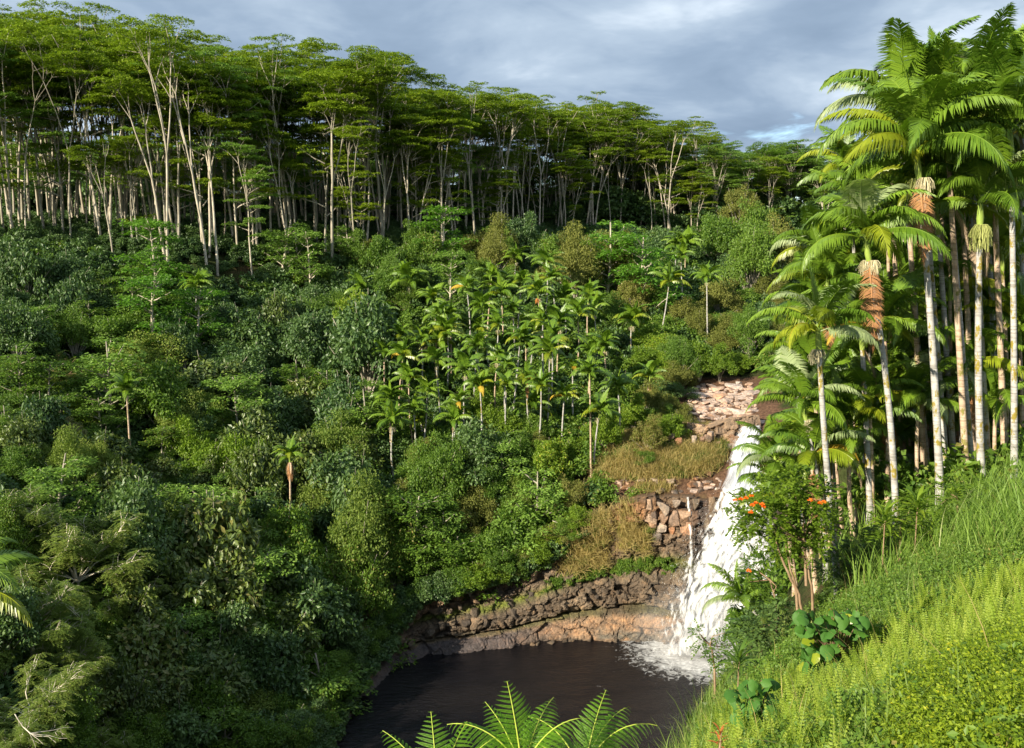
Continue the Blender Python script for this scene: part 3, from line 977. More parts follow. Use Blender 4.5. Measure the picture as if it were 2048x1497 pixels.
th = bpy.data.objects.new('waterfall', None); COL.objects.link(th)
tag(th, 'thin white trickle down dark rock left of the main falls', 'waterfall')
sheet('falling_water', [(1368, 990, 109.4), (1370, 1020, 109.0), (1372, 1100, 109.0), (1368, 1180, 107.2), (1365, 1270, 105.5)], [(1378, 990, 109.4), (1385, 1020, 109.0), (1388, 1100, 109.0), (1388, 1180, 107.2), (1390, 1270, 105.5)], th, M['falling_veil'], 95, .25, nu=10, nv=90, disp=.12, edge_w=.35)
mdl = MB()
nd = 1500
v_ = RG.random(nd) ** .6
pxs = np.interp(v_, [0, .3, .6, 1], [1428, 1392, 1356, 1336]) + RG.normal(0, 9 + 16 * v_, nd)
pyy = 985 + v_ * 315 + RG.normal(0, 4, nd)
q = np.stack([at(a, b, c) for a, b, c in zip(pxs, pyy, 107.4 - v_ * 3.8 + RG.normal(0, .8, nd))])
q = q[q[:, 2] > .05]
dd = RG.normal(0, .5, q.shape); dd[:, 2] -= 1.2
mdl.leaves(q, dd, RG.normal(0, 1, q.shape), RG.uniform(.04, .13, len(q)), RG.uniform(.015, .04, len(q)))
bark_mat('spray', (0.8, 0.8, 0.8), (0.9, 0.9, 0.9), None, 1.0)
tag(link('water_spray', mdl.mesh('water_spray', [M['spray']]), wf), kind='stuff')


def mist(center, radius, dens):
    bm = bmesh.new()
    bmesh.ops.create_icosphere(bm, subdivisions=3, radius=1)
    me = bpy.data.meshes.new('mist'); bm.to_mesh(me); bm.free()
    m = bpy.data.materials.new('mist'); m.use_nodes = True
    t = m.node_tree; t.nodes.clear(); L = t.links.new
    out = N(t, 'ShaderNodeOutputMaterial')
    pv = N(t, 'ShaderNodeVolumePrincipled')
    pv.inputs['Color'].default_value = (.95, .95, .95, 1)
    tc = N(t, 'ShaderNodeTexCoord')
    ln = N(t, 'ShaderNodeVectorMath', operation='LENGTH')
    L(tc.outputs['Object'], ln.inputs[0])
    mr = N(t, 'ShaderNodeMapRange')
    L(ln.outputs['Value'], mr.inputs['Value'])
    mr.inputs['From Min'].default_value = 1.0; mr.inputs['From Max'].default_value = 0.0
    mr.inputs['To Min'].default_value = 0.0; mr.inputs['To Max'].default_value = 1.0
    nz_ = N(t, 'ShaderNodeTexNoise', i_Scale=2.2, i_Detail=3.0)
    L(tc.outputs['Object'], nz_.inputs['Vector'])
    r_ = ramp(t, [(0.4, 0.0), (0.65, 1.0)])
    L(nz_.outputs['Fac'], r_.inputs[0])
    mu = N(t, 'ShaderNodeMath', operation='MULTIPLY'); L(mr.outputs[0], mu.inputs[0]); L(r_.outputs[0], mu.inputs[1])
    m2 = N(t, 'ShaderNodeMath', operation='MULTIPLY'); L(mu.outputs[0], m2.inputs[0]); m2.inputs[1].default_value = dens
    L(m2.outputs[0], pv.inputs['Density'])
    L(pv.outputs[0], out.inputs['Volume'])
    me.materials.append(m)
    o = tag(link('mist', me), 'thin white spray mist drifting over the pool beside the falls', kind='stuff')
    o.location = center; o.scale = radius


mb_ = atz(1360, 1320)
mist((mb_[0] + 3.5, mb_[1] - .5, 3.0), (9.5, 7, 6.5), .36)

# ------------------------------------------------------------------ landmarks for labels
LM_HILL = [((265, 775), 'the lone palm at left'), ((395, 575), 'the dark palm below the ridge'), ((580, 900), 'the palm with a brown skirt'), ((630, 1105), 'the shaded dwarf palm'),
           ((30, 548), 'the bare branch at left edge'), ((70, 830), 'the cream-leaved tree'), ((310, 560), 'the fresh green layered tree'), ((420, 860), 'the twin thin stems'),
           ((700, 730), 'the yellow-green tree by the grove'), ((660, 1400), 'the pool outlet corner'), ((900, 1230), 'the shaded cliff'), ((1010, 1020), 'the olive thicket above the cliff'),
           ((1180, 1020), 'the straw grass on the cliff'), ((1440, 800), 'the pale rock ledge'), ((1290, 430), 'the bright layered tree on the ridge'), ((60, 1350), 'the lacy tree in the lower left'),
           ((150, 1080), 'the big lacy tree'), ((430, 1130), 'the big dark-leaved crown'), ((1000, 620), 'the thickest part of the palm grove'), ((1418, 548), 'the thin palm before the ridge'),
           ((720, 560), 'the wide palm at the grove corner'), ((500, 1400), 'the pale-leaved tree by the pool'), ((900, 480), 'the green tree at the forest foot'), ((1540, 620), 'the right-hand palms')]
LM_RIDGE = [((30, 480), 'the left picture edge'), ((200, 490), 'the thick forked grey trunk'), ((490, 540), 'the lone pale pole trunk'), ((740, 500), 'the cluster of white trunks'),
            ((960, 470), 'the dark trunk gap'), ((1215, 440), 'the twin trunks at mid ridge'), ((1450, 470), 'the low right shoulder'), ((1600, 400), 'the tall palm crowns')]
ORD = ['first', 'second', 'third', 'fourth', 'fifth', 'sixth', 'seventh', 'eighth', 'ninth', 'tenth', 'eleventh', 'twelfth', 'thirteenth', 'fourteenth', 'fifteenth', 'sixteenth', 'seventeenth', 'eighteenth', 'nineteenth', 'twentieth'] + ['%d%s' % (n, {1: 'st', 2: 'nd', 3: 'rd'}.get(n % 10, 'th')) for n in range(21, 90)]
PENDING = []     # (object, look, noun, landmarks)


def later(o, look, noun, lms, xy):
    PENDING.append((o, look, noun, lms, xy))


def finish_labels():
    buckets = {}
    for o, look, noun, lms, (x, y) in PENDING:
        d = [math.hypot(x - a, (y - b)) for (a, b), _ in lms]
        k = int(np.argmin(d))
        (a, b), nm = lms[k]
        if abs(y - b) > abs(x - a):
            side = 'above' if y < b else 'below'
        else:
            side = 'left of' if x < a else 'right of'
        buckets.setdefault((id(lms), nm, side, look, noun), []).append((d[k], o))
    for (_, nm, side, look, noun), L in buckets.items():
        L.sort(key=lambda q: q[0])
        for i, (_, o) in enumerate(L):
            if len(L) == 1:
                o['label'] = f'{look} {noun} {side} {nm}'
            else:
                o['label'] = f'{look} {noun}, {ORD[i]} {side} {nm}'


# ------------------------------------------------------------------ foliage builders
def unit(n):
    v = RG.normal(0, 1, (n, 3))
    return v / np.linalg.norm(v, axis=1)[:, None]


def plate(b, c, rad, n, mat, ln=.42, w=.2, thick=.25, droop=.35):
    """a flat spray of foliage, the umbrella layers of the ridge trees"""
    th = RG.uniform(0, 2 * math.pi, n)
    r = np.sqrt(RG.random(n)) * rad * (1 + .25 * np.sin(th * 3 + RG.uniform(0, 6)) + .15 * np.sin(th * 5 + RG.uniform(0, 6)))
    x = np.cos(th) * r; y = np.sin(th) * r
    z = -droop * (r / rad) ** 2 * rad * .35 + RG.normal(0, thick * .5, n) + .12 * rad * sines(x, y, int(RG.integers(1e6)), rad * .35)
    p = np.stack([x, y, z], 1) + c
    d = np.stack([np.cos(th), np.sin(th), RG.uniform(-.45, .15, n)], 1) + RG.normal(0, .55, (n, 3)) * [1, 1, .25]
    nn = np.array([0, 0, 1.0]) + RG.normal(0, .42, (n, 3))
    b.leaves(p, d, nn, ln * RG.uniform(.6, 1.3, n), w * RG.uniform(.7, 1.3, n), mat)


def curve_pts(p, d, ln, n, bend, up=0.0):
    P = [np.array(p, float)]
    d = np.array(d, float); d /= np.linalg.norm(d)
    for k in range(n):
        d = d + RG.normal(0, bend, 3) + np.array([0, 0, up])
        d /= np.linalg.norm(d)
        P.append(P[-1] + d * ln / n)
    return np.array(P), d


def tilt_dir(d, ang, az):
    d = np.asarray(d, float)
    ref = np.array([1., 0, 0]) if abs(d[0]) < .8 else np.array([0, 1., 0])
    a = np.cross(d, ref); a /= np.linalg.norm(a); c = np.cross(d, a)
    return d * math.cos(ang) + (a * math.cos(az) + c * math.sin(az)) * math.sin(ang)


def canopy_tree(kind, seed):
    """tall ridge tree: pale forked trunk, ascending limbs and a flat layered crown (28 m)"""
    global RG
    keep = RG; RG = np.random.default_rng(seed)
    tb = MB(); cb = MB()
    tips = []

    def grow(p, d, ln, r, lv, zt):
        P, d2 = curve_pts(p, d, ln, 5, .05 if lv < 2 else .09, .02 if lv < 2 else -.01)
        r2 = r * (.66 if lv < 2 else .5)
        tb.tube(P, np.linspace(r, r2, len(P)), 6 if lv < 2 else 4, 0)
        e = P[-1]
        if lv >= 3 or e[2] > 27:
            tips.append(e)
            return
        k = 2 if RG.random() < .75 else 3
        if lv >= 1: k += 1
        az0 = RG.uniform(0, 6.28)
        for j in range(k):
            ang = [.19, .36, .80][lv] * RG.uniform(.7, 1.3)
            dn = tilt_dir(d2, ang, az0 + j * 2 * math.pi / k + RG.uniform(-.4, .4))
            dn[2] = max(dn[2], [.12, .3, .05][lv])
            grow(e, dn, ln * [.66, .46, .60][lv] * RG.uniform(.8, 1.15), r2 * .85, lv + 1, zt)
        if lv == 1 and RG.random() < kind * .9:
            m = P[2]
            dn = tilt_dir(d2, 1.0, RG.uniform(0, 6.28)); dn[2] = abs(dn[2]) * .5 + .1
            Q, _ = curve_pts(m, dn, ln * .7, 4, .12, .0)
            tb.tube(Q, np.linspace(r * .35, .05, len(Q)), 4, 0)
            tips.append(Q[-1]); tips.append(Q[3])

    stems = 1 if RG.random() < .45 else 2
    if RG.random() < .2: stems = 3
    for s in range(stems):
        az = RG.uniform(0, 6.28)
        off = np.array([math.cos(az), math.sin(az), 0]) * (0 if stems == 1 else RG.uniform(.6, 1.6))
        d = np.array([math.cos(az) * .07, math.sin(az) * .07, 1]) * 1.0
        grow(off, d, RG.uniform(11.0, 15), RG.uniform(.15, .25), 0, 28)
    if kind > .2:       # side sprays lower on the trunk
        for s in range(int(7 + 6 * RG.random())):
            z = RG.uniform(6, 20); az = RG.uniform(0, 6.28)
            Q, _ = curve_pts((0, 0, z), (math.cos(az), math.sin(az), .45), RG.uniform(3, 6), 5, .12, .0)
            tb.tube(Q, np.linspace(.12, .04, len(Q)), 4, 0)
            tips.append(Q[-1]); tips.append(Q[3] + np.array([0, 0, .3]))
    for e in tips:
        if kind < .2 and e[2] < 19.5: continue
        rad = RG.uniform(1.1, 2.1)
        plate(cb, e + np.array([0, 0, .25]), rad, int(120 * rad * rad) + 30, 0, .34, .17, .16)
    tme = tb.mesh('trunk', [M['pale_bark']], True); cme_ = cb.mesh('crown', [M['canopy_leaf']])
    RG = keep
    return tme, cme_


def layered_tree(seed, H0=9.0):
    """younger fresh green tree with tiers of foliage nearly to the ground"""
    global RG
    keep = RG; RG = np.random.default_rng(seed)
    tb = MB(); cb = MB()
    P, _ = curve_pts((0, 0, 0), (RG.normal(0, .05), RG.normal(0, .05), 1), H0 * .8, 8, .05, .03)
    tb.tube(P, np.linspace(.18, .05, len(P)), 5)
    for k in range(26):
        t = RG.uniform(.22, 1.0)
        q = P[int(t * 8)]
        az = k * 2.4 + RG.uniform(-.4, .4)
        ln = (1.15 - t * .75) * H0 * .40 * RG.uniform(.6, 1.15)
        Q, _ = curve_pts(q, (math.cos(az), math.sin(az), .55), ln, 5, .1, 0)
        tb.tube(Q, np.linspace(.07, .025, len(Q)), 4)
        plate(cb, Q[-1], RG.uniform(.7, 1.25), 150, 0, .30, .14, .2)
        if ln > 2: plate(cb, Q[3], RG.uniform(.6, .9), 80, 0, .30, .14, .2)
    out = tb.mesh('trunk', [M['brown_bark']], True), cb.mesh('crown', [M['fresh_leaf']])
    RG = keep
    return out


def broad_tree(seed, rad=3.0, ln=.34, w=.2, dens=1.0, blobs=16, sag=.15, hz=.85):
    """dense rounded crown of lumps of leaves over a short branched trunk; origin at the ground, crown centre at z = rad"""
    global RG
    keep = RG; RG = np.random.default_rng(seed)
    tb = MB(); cb = MB()
    cz = rad * 1.05
    A3 = RG.uniform(0, 6.28, 6)
    for k in range(int(blobs * 2.6)):
        u = unit(1)[0]; u[2] = abs(u[2]) * 1.25 - .42
        az = math.atan2(u[1], u[0])
        lump = 1 + .28 * math.sin(2 * az + A3[0] + 2 * u[2]) + .22 * math.sin(3 * az + A3[1] - 3 * u[2]) + .18 * math.sin(5 * az + A3[2])
        c = u * rad * RG.uniform(.45, .92) * lump * np.array([1, 1, hz]) + [0, 0, cz]
        if RG.random() < .12: c = c * [.8, .8, 1.22]
        br = rad * RG.uniform(.12, .30)
        n = int(dens * 190 * (br / .9) ** 2 * (.34 / ln) ** 1.4) + 6
        v = unit(n)
        p = c + v * br * RG.uniform(.35, 1.15, n)[:, None] * np.array([1.15, 1.15, .7])
        tdir = np.cross(v, unit(n))
        d = tdir + v * .7 + np.array([0, 0, -sag * 3]) * RG.random(n)[:, None]
        nn = v * .6 + np.array([0, 0, .7]) + RG.normal(0, .5, (n, 3))
        cb.leaves(p, d, nn, ln * RG.uniform(.65, 1.3, n), w * RG.uniform(.7, 1.2, n), 0, .12)
        if k % 3 == 0:
            P = np.array([[0, 0, 0], [c[0] * .3, c[1] * .3, max(cz * .4, c[2] * .5)], c * (1.16 if k % 2 else 1.0)])
            tb.tube(P + RG.normal(0, .05, P.shape), [.09, .06, .02], 4)
    out = tb.mesh('trunk', [M['grey_bark']], True), cb.mesh('crown', [M['mid_leaf']])
    RG = keep
    return out


def lacy_tree(seed, rad=5.0):
    """wide open tree of feathery drooping leaves on long pale crooked branches"""
    global RG
    keep = RG; RG = np.random.default_rng(seed)
    tb = MB(); cb = MB()
    for k in range(13):
        az = k * 2.4; el = RG.uniform(.35, 1.2)
        Q, d = curve_pts((0, 0, rad * .25), (math.cos(az) * math.cos(el), math.sin(az) * math.cos(el), math.sin(el)), rad * RG.uniform(.8, 1.15), 8, .16, -.03)
        tb.tube(Q, np.linspace(.065, .02, len(Q)), 4)
        for j in range(4, 9):
            for s in range(4):
                dn = tilt_dir(d, RG.uniform(.4, 1.2), RG.uniform(0, 6.28))
                q, dq = curve_pts(Q[j], dn, rad * RG.uniform(.12, .3), 3, .2, 0)
                tb.tube(q, np.linspace(.035, .012, 4), 3)
                # feather leaves: short ribs with rows of leaflets
                for r in range(5):
                    a0 = RG.uniform(0, 6.28)
                    rd = np.array([math.cos(a0), math.sin(a0), RG.uniform(-.5, .25)])
                    st = q[RG.integers(1, 4)]
                    m = 10
                    tt = np.linspace(.1, 1, m)
                    ll = RG.uniform(.7, 1.15)
                    rib = st + rd * ll * tt[:, None] + np.array([0, 0, -.35]) * (tt ** 2)[:, None] * ll
                    sd_ = np.cross(rd, [0, 0, 1]); sd_ /= np.linalg.norm(sd_)
                    for sgn in (-1, 1):
                        dd_ = sd_ * sgn + rd * .35 + RG.normal(0, .1, (m, 3))
                        cb.leaves(rib, dd_, np.array([0, 0, 1.]) + RG.normal(0, .2, (m, 3)), .26, .085, 0)
    tb.tube(np.array([[0, 0, -6], [.2, 0, -2], [0, 0, rad * .3]]), [.3, .24, .18], 6)
    out = tb.mesh('trunk', [M['white_bark']], True), cb.mesh('crown', [M['feather_leaf']])
    RG = keep
    return out


def frond_mesh(name, L, a0, a1, npair, lf, wid, droop, seed, mat='palm_green', vee=.25, sparse=1.0, rach=.028, twist=0.0, fold_end=.55):
    """one feather palm leaf: base at the origin, growing towards +X"""
    r = np.random.default_rng(seed)
    n = 16
    t = np.linspace(0, 1, n)
    ang = R(a0) + (R(a1) - R(a0)) * t ** 1.25
    st = L / (n - 1)
    x = np.concatenate([[0], np.cumsum(np.cos(ang[:-1]) * st)]); z = np.concatenate([[0], np.cumsum(np.sin(ang[:-1]) * st)])
    y = .06 * L * np.sin(t * 2.2) * r.uniform(-1, 1)
    P = np.stack([x, y, z], 1)
    b = MB()
    b.tube(P, np.linspace(rach, rach * .25, n), 4, 0)
    b.r[-1] = np.full(len(b.r[-1]), .95)
    for sgn in (-1, 1):
        m = npair
        tt = np.linspace(.13, .995, m) + r.normal(0, .003, m)
        tt = np.clip(tt, .1, 1)
        base = np.stack([np.interp(tt, t, P[:, k]) for k in range(3)], 1)
        T = np.stack([np.interp(tt, t, np.gradient(P[:, k])) for k in range(3)], 1); T /= np.linalg.norm(T, axis=1)[:, None]
        side = np.array([0, sgn * 1.0, 0]) + np.zeros((m, 3))
        up = np.cross(T, side) * sgn; up /= np.linalg.norm(up, axis=1)[:, None]
        up = np.where(up[:, 2:3] < 0, -up, up) if abs(a1) < 80 else up
        prof = np.interp(tt, [0.1, .25, .55, .8, 1], [.55, .95, 1, .75, .38]) * lf * r.uniform(.9, 1.06, m)
        sweep = np.interp(tt, [.1, .6, 1], [.35, .55, 1.3]) + r.normal(0, .06, m)
        dirv = side * np.cos(sweep)[:, None] + T * np.sin(sweep)[:, None] + up * vee + r.normal(0, .05, (m, 3))
        dirv /= np.linalg.norm(dirv, axis=1)[:, None]
        gd = np.array([0, 0, -1.0])
        d1 = dirv + gd * droop * .45; d1 /= np.linalg.norm(d1, axis=1)[:, None]
        d2 = dirv * fold_end + gd * droop + r.normal(0, .06, (m, 3)); d2 /= np.linalg.norm(d2, axis=1)[:, None]
        wd = np.cross(d1, up); wd = T * .85 + wd * .15; wd /= np.linalg.norm(wd, axis=1)[:, None]
        w = wid * r.uniform(.85, 1.15, m)[:, None]
        p0 = base; p1 = base + d1 * prof[:, None] * .5; p2 = p1 + d2 * prof[:, None] * .5
        v = np.stack([p0 - wd * w * .35, p0 + wd * w * .35, p1 - wd * w * .5, p1 + wd * w * .5, p2], 1).reshape(-1, 3)
        i = np.arange(m)[:, None] * 5
        rv = np.repeat(r.random(m) * .6 + .2, 5)
        n0 = b.n
        b.add(v, i + np.array([[0, 1, 3, 2]]), 0, rv)
        b.f3.append(i + np.array([[2, 3, 4]]) + n0); b.m3.append(np.zeros(m, int))
    return b.mesh(name, [M[mat]])


def frond_set(L, npair, lf, wid, seed, rach=.028):
    """five ages of leaf, two shapes each: spear, erect, spreading, old drooping, hanging dead"""
    S = {}
    S[0] = [frond_mesh('frond', L * .8, 86, 70, npair, lf * .5, wid, .1, seed + k, vee=.1, rach=rach) for k in range(2)]
    S[1] = [frond_mesh('frond', L, 74, 12 - 22 * k, npair, lf, wid, .45, seed + 10 + k, rach=rach) for k in range(3)]
    S[2] = [frond_mesh('frond', L, 56, -40 - 14 * k, npair, lf, wid, .85, seed + 20 + k, rach=rach) for k in range(3)]
    S[3] = [frond_mesh('frond', L, 32, -66 - 10 * k, npair, lf, wid, 1.15, seed + 30 + k, 'palm_yellow', rach=rach) for k in range(3)]
    S[4] = [frond_mesh('dead_frond', L * .85, -62, -88, npair, lf * .6, wid * .5, .3, seed + 40 + k, 'palm_dead', vee=0, rach=rach) for k in range(2)]
    return S


def fruit_mesh(seed, n, ln, mat, sp=.25):
    r = np.random.default_rng(seed)
    b = MB()
    for k in range(n):
        az = r.uniform(0, 6.28); o = r.uniform(.1, 1) * sp
        c, s = math.cos(az), math.sin(az)
        l = ln * r.uniform(.35, 1.1)
        P = np.array([[0, 0, 0], [c * o * .7, s * o * .7, .05 * ln], [c * o * 1.15, s * o * 1.15, -.3 * l], [c * o * 1.25 + r.normal(0, .06), s * o * 1.25 + r.normal(0, .06), -l]])
        b.tube(P, [.010, .010, .013, .009] if n > 60 else [.012, .014, .022, .016], 3)
    return b.mesh('fruit_cluster', [M[mat]])


NEAR = frond_set(3.3, 80, .84, .074, 100, .030)
MID = frond_set(3.0, 26, .80, .20, 200, .035)
FRUIT_N = [fruit_mesh(1, 190, 1.0, 'fruit_green', .36), fruit_mesh(2, 170, .8, 'fruit_cream', .3)]
FRUIT_M = [fruit_mesh(3, 34, .75, 'fruit_cream', .32), fruit_mesh(4, 26, .7, 'fruit_orange', .28)]


def palm(base, topp, fronds, nfr, near, scale=1.0, name='king_palm', fruit=0, dead=0, bend=0.0, rad=.13, lean=0.0, mat=None, yellow=2, husk=0, az0=None, shaft=1.1, silver_lit=0):
    """fronds from the frond set on a crownshaft at the top of a ringed trunk"""
    base = np.array(base, float); topp = np.array(topp, float)
    root = bpy.data.objects.new(name, None); COL.objects.link(root)
    root.location = base
    root.empty_display_size = .3
    loc = topp - base
    n = 12
    t = np.linspace(0, 1, n)
    P = loc[None, :] * t[:, None] + np.array([bend, bend * .3, 0])[None] * (np.sin(t * math.pi))[:, None]
    P[0, 2] -= .6
    tb = MB()
    rr = rad * (1 - .35 * t); rr[0] = rad * 1.55; rr[1] = rad * 1.1
    tb.tube(P, rr, 9 if near else 6)
    link('trunk', tb.mesh('trunk', [mat or (M['palm_bark'])], True), root)
    dv = P[-1] - P[-2]; dv /= np.linalg.norm(dv)
    sb = MB()
    sl = shaft * scale
    Q = P[-1] + dv * np.array([0, .25, .7, 1])[:, None] * sl
    sb.tube(Q, np.array([1.15, 1.35, .95, .55]) * rr[-1], 8 if near else 6)
    link('crownshaft', sb.mesh('crownshaft', [M['palm_shaft']], True), root)
    top = Q[-1]
    a = random.uniform(0, 6.28) if az0 is None else az0
    nfr += 2
    for k in range(nfr):
        u = k / max(1, nfr - 1)
        age = 0 if k == 0 else (1 if u < .36 else (2 if u < .74 else 3))
        S = fronds[age]
        me = S[random.randrange(len(S))]
        mt = M['palm_green'] if age < 3 else (M['palm_yellow'] if random.random() < yellow / 4 else M['palm_green'])
        if age == 2 and random.random() < .10 * yellow: mt = M['palm_yellow']
        if age == 3 and random.random() < .02 * yellow: mt = M['palm_gold']
        if silver_lit and random.random() < silver_lit: mt = M['palm_silver_lit']
        o = link('frond', me, root, [mt])
        o.location = top - dv * u * .35 * sl
        o.rotation_euler = (random.uniform(-.35, .35), random.uniform(-.14, .14), a + k * 2.39996 + random.uniform(-.2, .2))
        s = scale * random.uniform(.88, 1.1)
        o.scale = (s, s, s)
    for k in range(dead):
        o = link('dead_frond', fronds[4][k % 2], root)
        o.location = top - dv * sl * .9
        o.rotation_euler = (0, 0, random.uniform(-2.6, -.5) if k else -1.7)
        o.scale = (scale * (1.25 if dead == 1 and near and fruit == 2 and husk else 1.0),) * 3
    for k in range(husk):
        o = link('dead_frond', fronds[4][k % 2], root, [M['palm_husk']])
        o.location = top - dv * sl * .8
        o.rotation_euler = (random.uniform(-.2, .2), random.uniform(-.1, .1), k * 1.1)
        o.scale = (scale * .8,) * 3
    for k in range(fruit):
        F = FRUIT_N if near else FRUIT_M
        fm = F[random.randrange(2)] if near or random.random() < .2 else F[0]
        o = link('fruit_cluster', fm, root)
        az = random.uniform(0, 6.28) if k == 0 else az + 2.6
        o.location = Q[0] + np.array([math.cos(az), math.sin(az), 0]) * rr[-1] * 2.2
        o.scale = (scale * random.uniform(.62, .92),) * 3
    return root


def tree(name, meshes, loc, sc, rz, mats, cat, group):
    """trunk is the thing's base, crown its other part"""
    root = bpy.data.objects.new(name, None); COL.objects.link(root)
    root.location = loc; root.rotation_euler = (0, 0, rz)
    root.scale = sc
    link('trunk', meshes[0], root, [mats[0]]); link('crown', meshes[1], root, [mats[1]])
    tag(root, None, cat, group)
    return root


def scatter_stuff(name, src_me, pts, scales, normals=None, label=None, rot=None, lean=0.0):
    """one object of kind stuff: clumps of SRC_ME instanced on its own points"""
    src = bpy.data.objects.new(name + '_clump', src_me)
    pts = np.asarray(pts, float)
    me = bpy.data.meshes.new(name)
    me.vertices.add(len(pts)); me.vertices.foreach_set('co', pts.ravel())
    a = me.attributes.new('scl', 'FLOAT', 'POINT'); a.data.foreach_set('value', np.asarray(scales, np.float32))
    r = np.zeros((len(pts), 3))
    r[:, 2] = RG.uniform(0, 6.28, len(pts)) if rot is None else rot
    r[:, 0] = RG.normal(lean, .15, len(pts)); r[:, 1] = RG.normal(0, .15, len(pts))
    a = me.attributes.new('rot', 'FLOAT_VECTOR', 'POINT'); a.data.foreach_set('vector', r.astype(np.float32).ravel())
    o = link(name, me)
    tag(o, label, kind='stuff')
    ng = bpy.data.node_groups.new(name, 'GeometryNodeTree')
    ng.interface.new_socket('Geometry', in_out='INPUT', socket_type='NodeSocketGeometry')
    ng.interface.new_socket('Geometry', in_out='OUTPUT', socket_type='NodeSocketGeometry')
    gi = ng.nodes.new('NodeGroupInput'); go = ng.nodes.new('NodeGroupOutput')
    ip = ng.nodes.new('GeometryNodeInstanceOnPoints')
    oi = ng.nodes.new('GeometryNodeObjectInfo'); oi.inputs['Object'].default_value = src
    s1 = ng.nodes.new('GeometryNodeInputNamedAttribute'); s1.data_type = 'FLOAT'; s1.inputs[0].default_value = 'scl'
    s2 = ng.nodes.new('GeometryNodeInputNamedAttribute'); s2.data_type = 'FLOAT_VECTOR'; s2.inputs[0].default_value = 'rot'
    L = ng.links.new
    L(gi.outputs[0], ip.inputs['Points']); L(oi.outputs['Geometry'], ip.inputs['Instance'])
    L(s2.outputs[0], ip.inputs['Rotation']); L(s1.outputs[0], ip.inputs['Scale'])
    L(ip.outputs[0], go.inputs[0])
    md = o.modifiers.new('scatter', 'NODES'); md.node_group = ng
    return o


def ground_pts(n, poly, y0=60, hgt=0.0, jit=3.0, lo=0, hi=400):
    """places on the ground seen inside a polygon of the picture, spread by ground area rather than by pixels"""
    P = np.array(poly, float)
    x0, y0_, x1, y1_ = P[:, 0].min(), P[:, 1].min(), P[:, 0].max(), P[:, 1].max()
    out = []
    while len(out) < n:
        px = random.uniform(x0, x1); py = random.uniform(y0_, y1_)
        if not inpoly(px, py, poly): continue
        g = march(px, py, hgt, y0)
        if g is None or g[1] > hi: continue
        out.append((g[0], g[1], g[2], px, py))
    return out


def area_pts(n, xr, yr, test):
    x = RG.uniform(*xr, n); y = RG.uniform(*yr, n)
    z = H(x, y)
    px, py = project((x, y, z))
    k = test(x, y, z, px, py)
    return np.stack([x, y, z], 1)[k], px[k], py[k]


# ------------------------------------------------------------------ forest along the ridge
SKYLINE = ([-200, 0, 120, 250, 300, 340, 400, 480, 600, 680, 780, 820, 880, 960, 1040, 1140, 1200, 1270, 1300, 1360, 1400, 1430, 1480, 1580, 1640, 1750, 2100],
           [40, 28, 22, 35, 60, 50, 78, 92, 74, 100, 108, 150, 165, 165, 182, 188, 190, 205, 238, 248, 250, 300, 302, 305, 345, 380, 400])
CAN_HI = [canopy_tree(0.0 if s != 5 else .3, s) for s in (3, 5, 8, 13)]
CAN_LO = [canopy_tree(1.0, s) for s in (21, 25, 34)]
forest_spots = []


def base_row(px):
    """picture height of the forest foot"""
    return np.interp(px, [-100, 0, 250, 400, 500, 700, 760, 900, 1000, 1200, 1400, 1600, 1800], [500, 500, 520, 560, 575, 535, 520, 505, 495, 470, 480, 480, 480])


def try_tree(px, Y, hfrac, kind, minsep, group_, look):
    x, y, z = ray(px, 470)
    X = Y * x / y
    g = float(H(X, Y))
    for a, b in forest_spots:
        if (a - X) ** 2 + (b - Y) ** 2 < minsep ** 2:
            return False
    top_py = float(np.interp(px, *SKYLINE))
    Zt = at(px, top_py, Y)[2]
    full = Zt - g
    h = full * hfrac
    if h < 7: return False
    forest_spots.append((X, Y))
    ms = (CAN_LO if kind else CAN_HI)
    ms = ms[random.randrange(len(ms))]
    s = h / 28.3
    sx = min(max(s, .62), 1.15) * random.uniform(.9, 1.1)
    leaf = M['canopy_leaf'] if not kind else M[random.choice(['canopy_low_leaf', 'canopy_low_leaf', 'canopy_leaf'])]
    t = tree('canopy_tree', ms, (X, Y, g - .3), (sx, sx, s), random.uniform(0, 6.28), (M[random.choice(['pale_bark', 'pale_bark', 'grey_bark'])], leaf), 'tree', group_)
    _, pb = project((X, Y, g))
    later(t, look, 'ridge tree', LM_RIDGE, (px, float(np.interp(h, [8, 35], [470, 60]))))
    return True


def front_Y(px):
    g = march(px, float(base_row(px)) + 4, 0, 100)
    return g[1] if g is not None else 220


cnt = 0
for k in range(60000):
    px = random.uniform(-60, 1700)
    fy = front_Y(px) if k % 1 == 0 else 0
    u = random.random() ** 1.2
    Y = fy + 1 + u * 46
    if Y < fy + 9:
        hf = random.choice([.5, .62, .8, .9, .96]); kind = 1 if random.random() < .35 else 0
    elif Y < fy + 20:
        hf = random.uniform(.72, .95); kind = 1 if random.random() < .18 else 0
    else:
        hf = random.uniform(.80, 1.0); kind = 0
    look = ('lower tiered pale-stemmed' if hf < .78 else 'tall flat-topped pale-trunked') if kind else ('slender flat-topped' if hf < .93 else 'tallest spreading flat-topped')
    if try_tree(px, Y, hf, kind, 4.3 if Y < fy + 20 else 4.8, 'flat-topped trees of the forest on the ridge', look):
        cnt += 1
    if cnt >= 270 or k > 9000: break
print('forest', cnt)

# the wood goes on behind as one mass, lower than the sight line between the front crowns
def joined(name, pair):
    bm = bmesh.new()
    for q in pair: bm.from_mesh(q)
    n0 = len(pair[0].polygons)
    bm.faces.ensure_lookup_table()
    for k, f in enumerate(bm.faces): f.material_index = 0 if k < n0 else 1
    me = bpy.data.meshes.new(name); bm.to_mesh(me); bm.free()
    me.materials.append(M['grey_bark']); me.materials.append(M['canopy_low_leaf'])
    return me


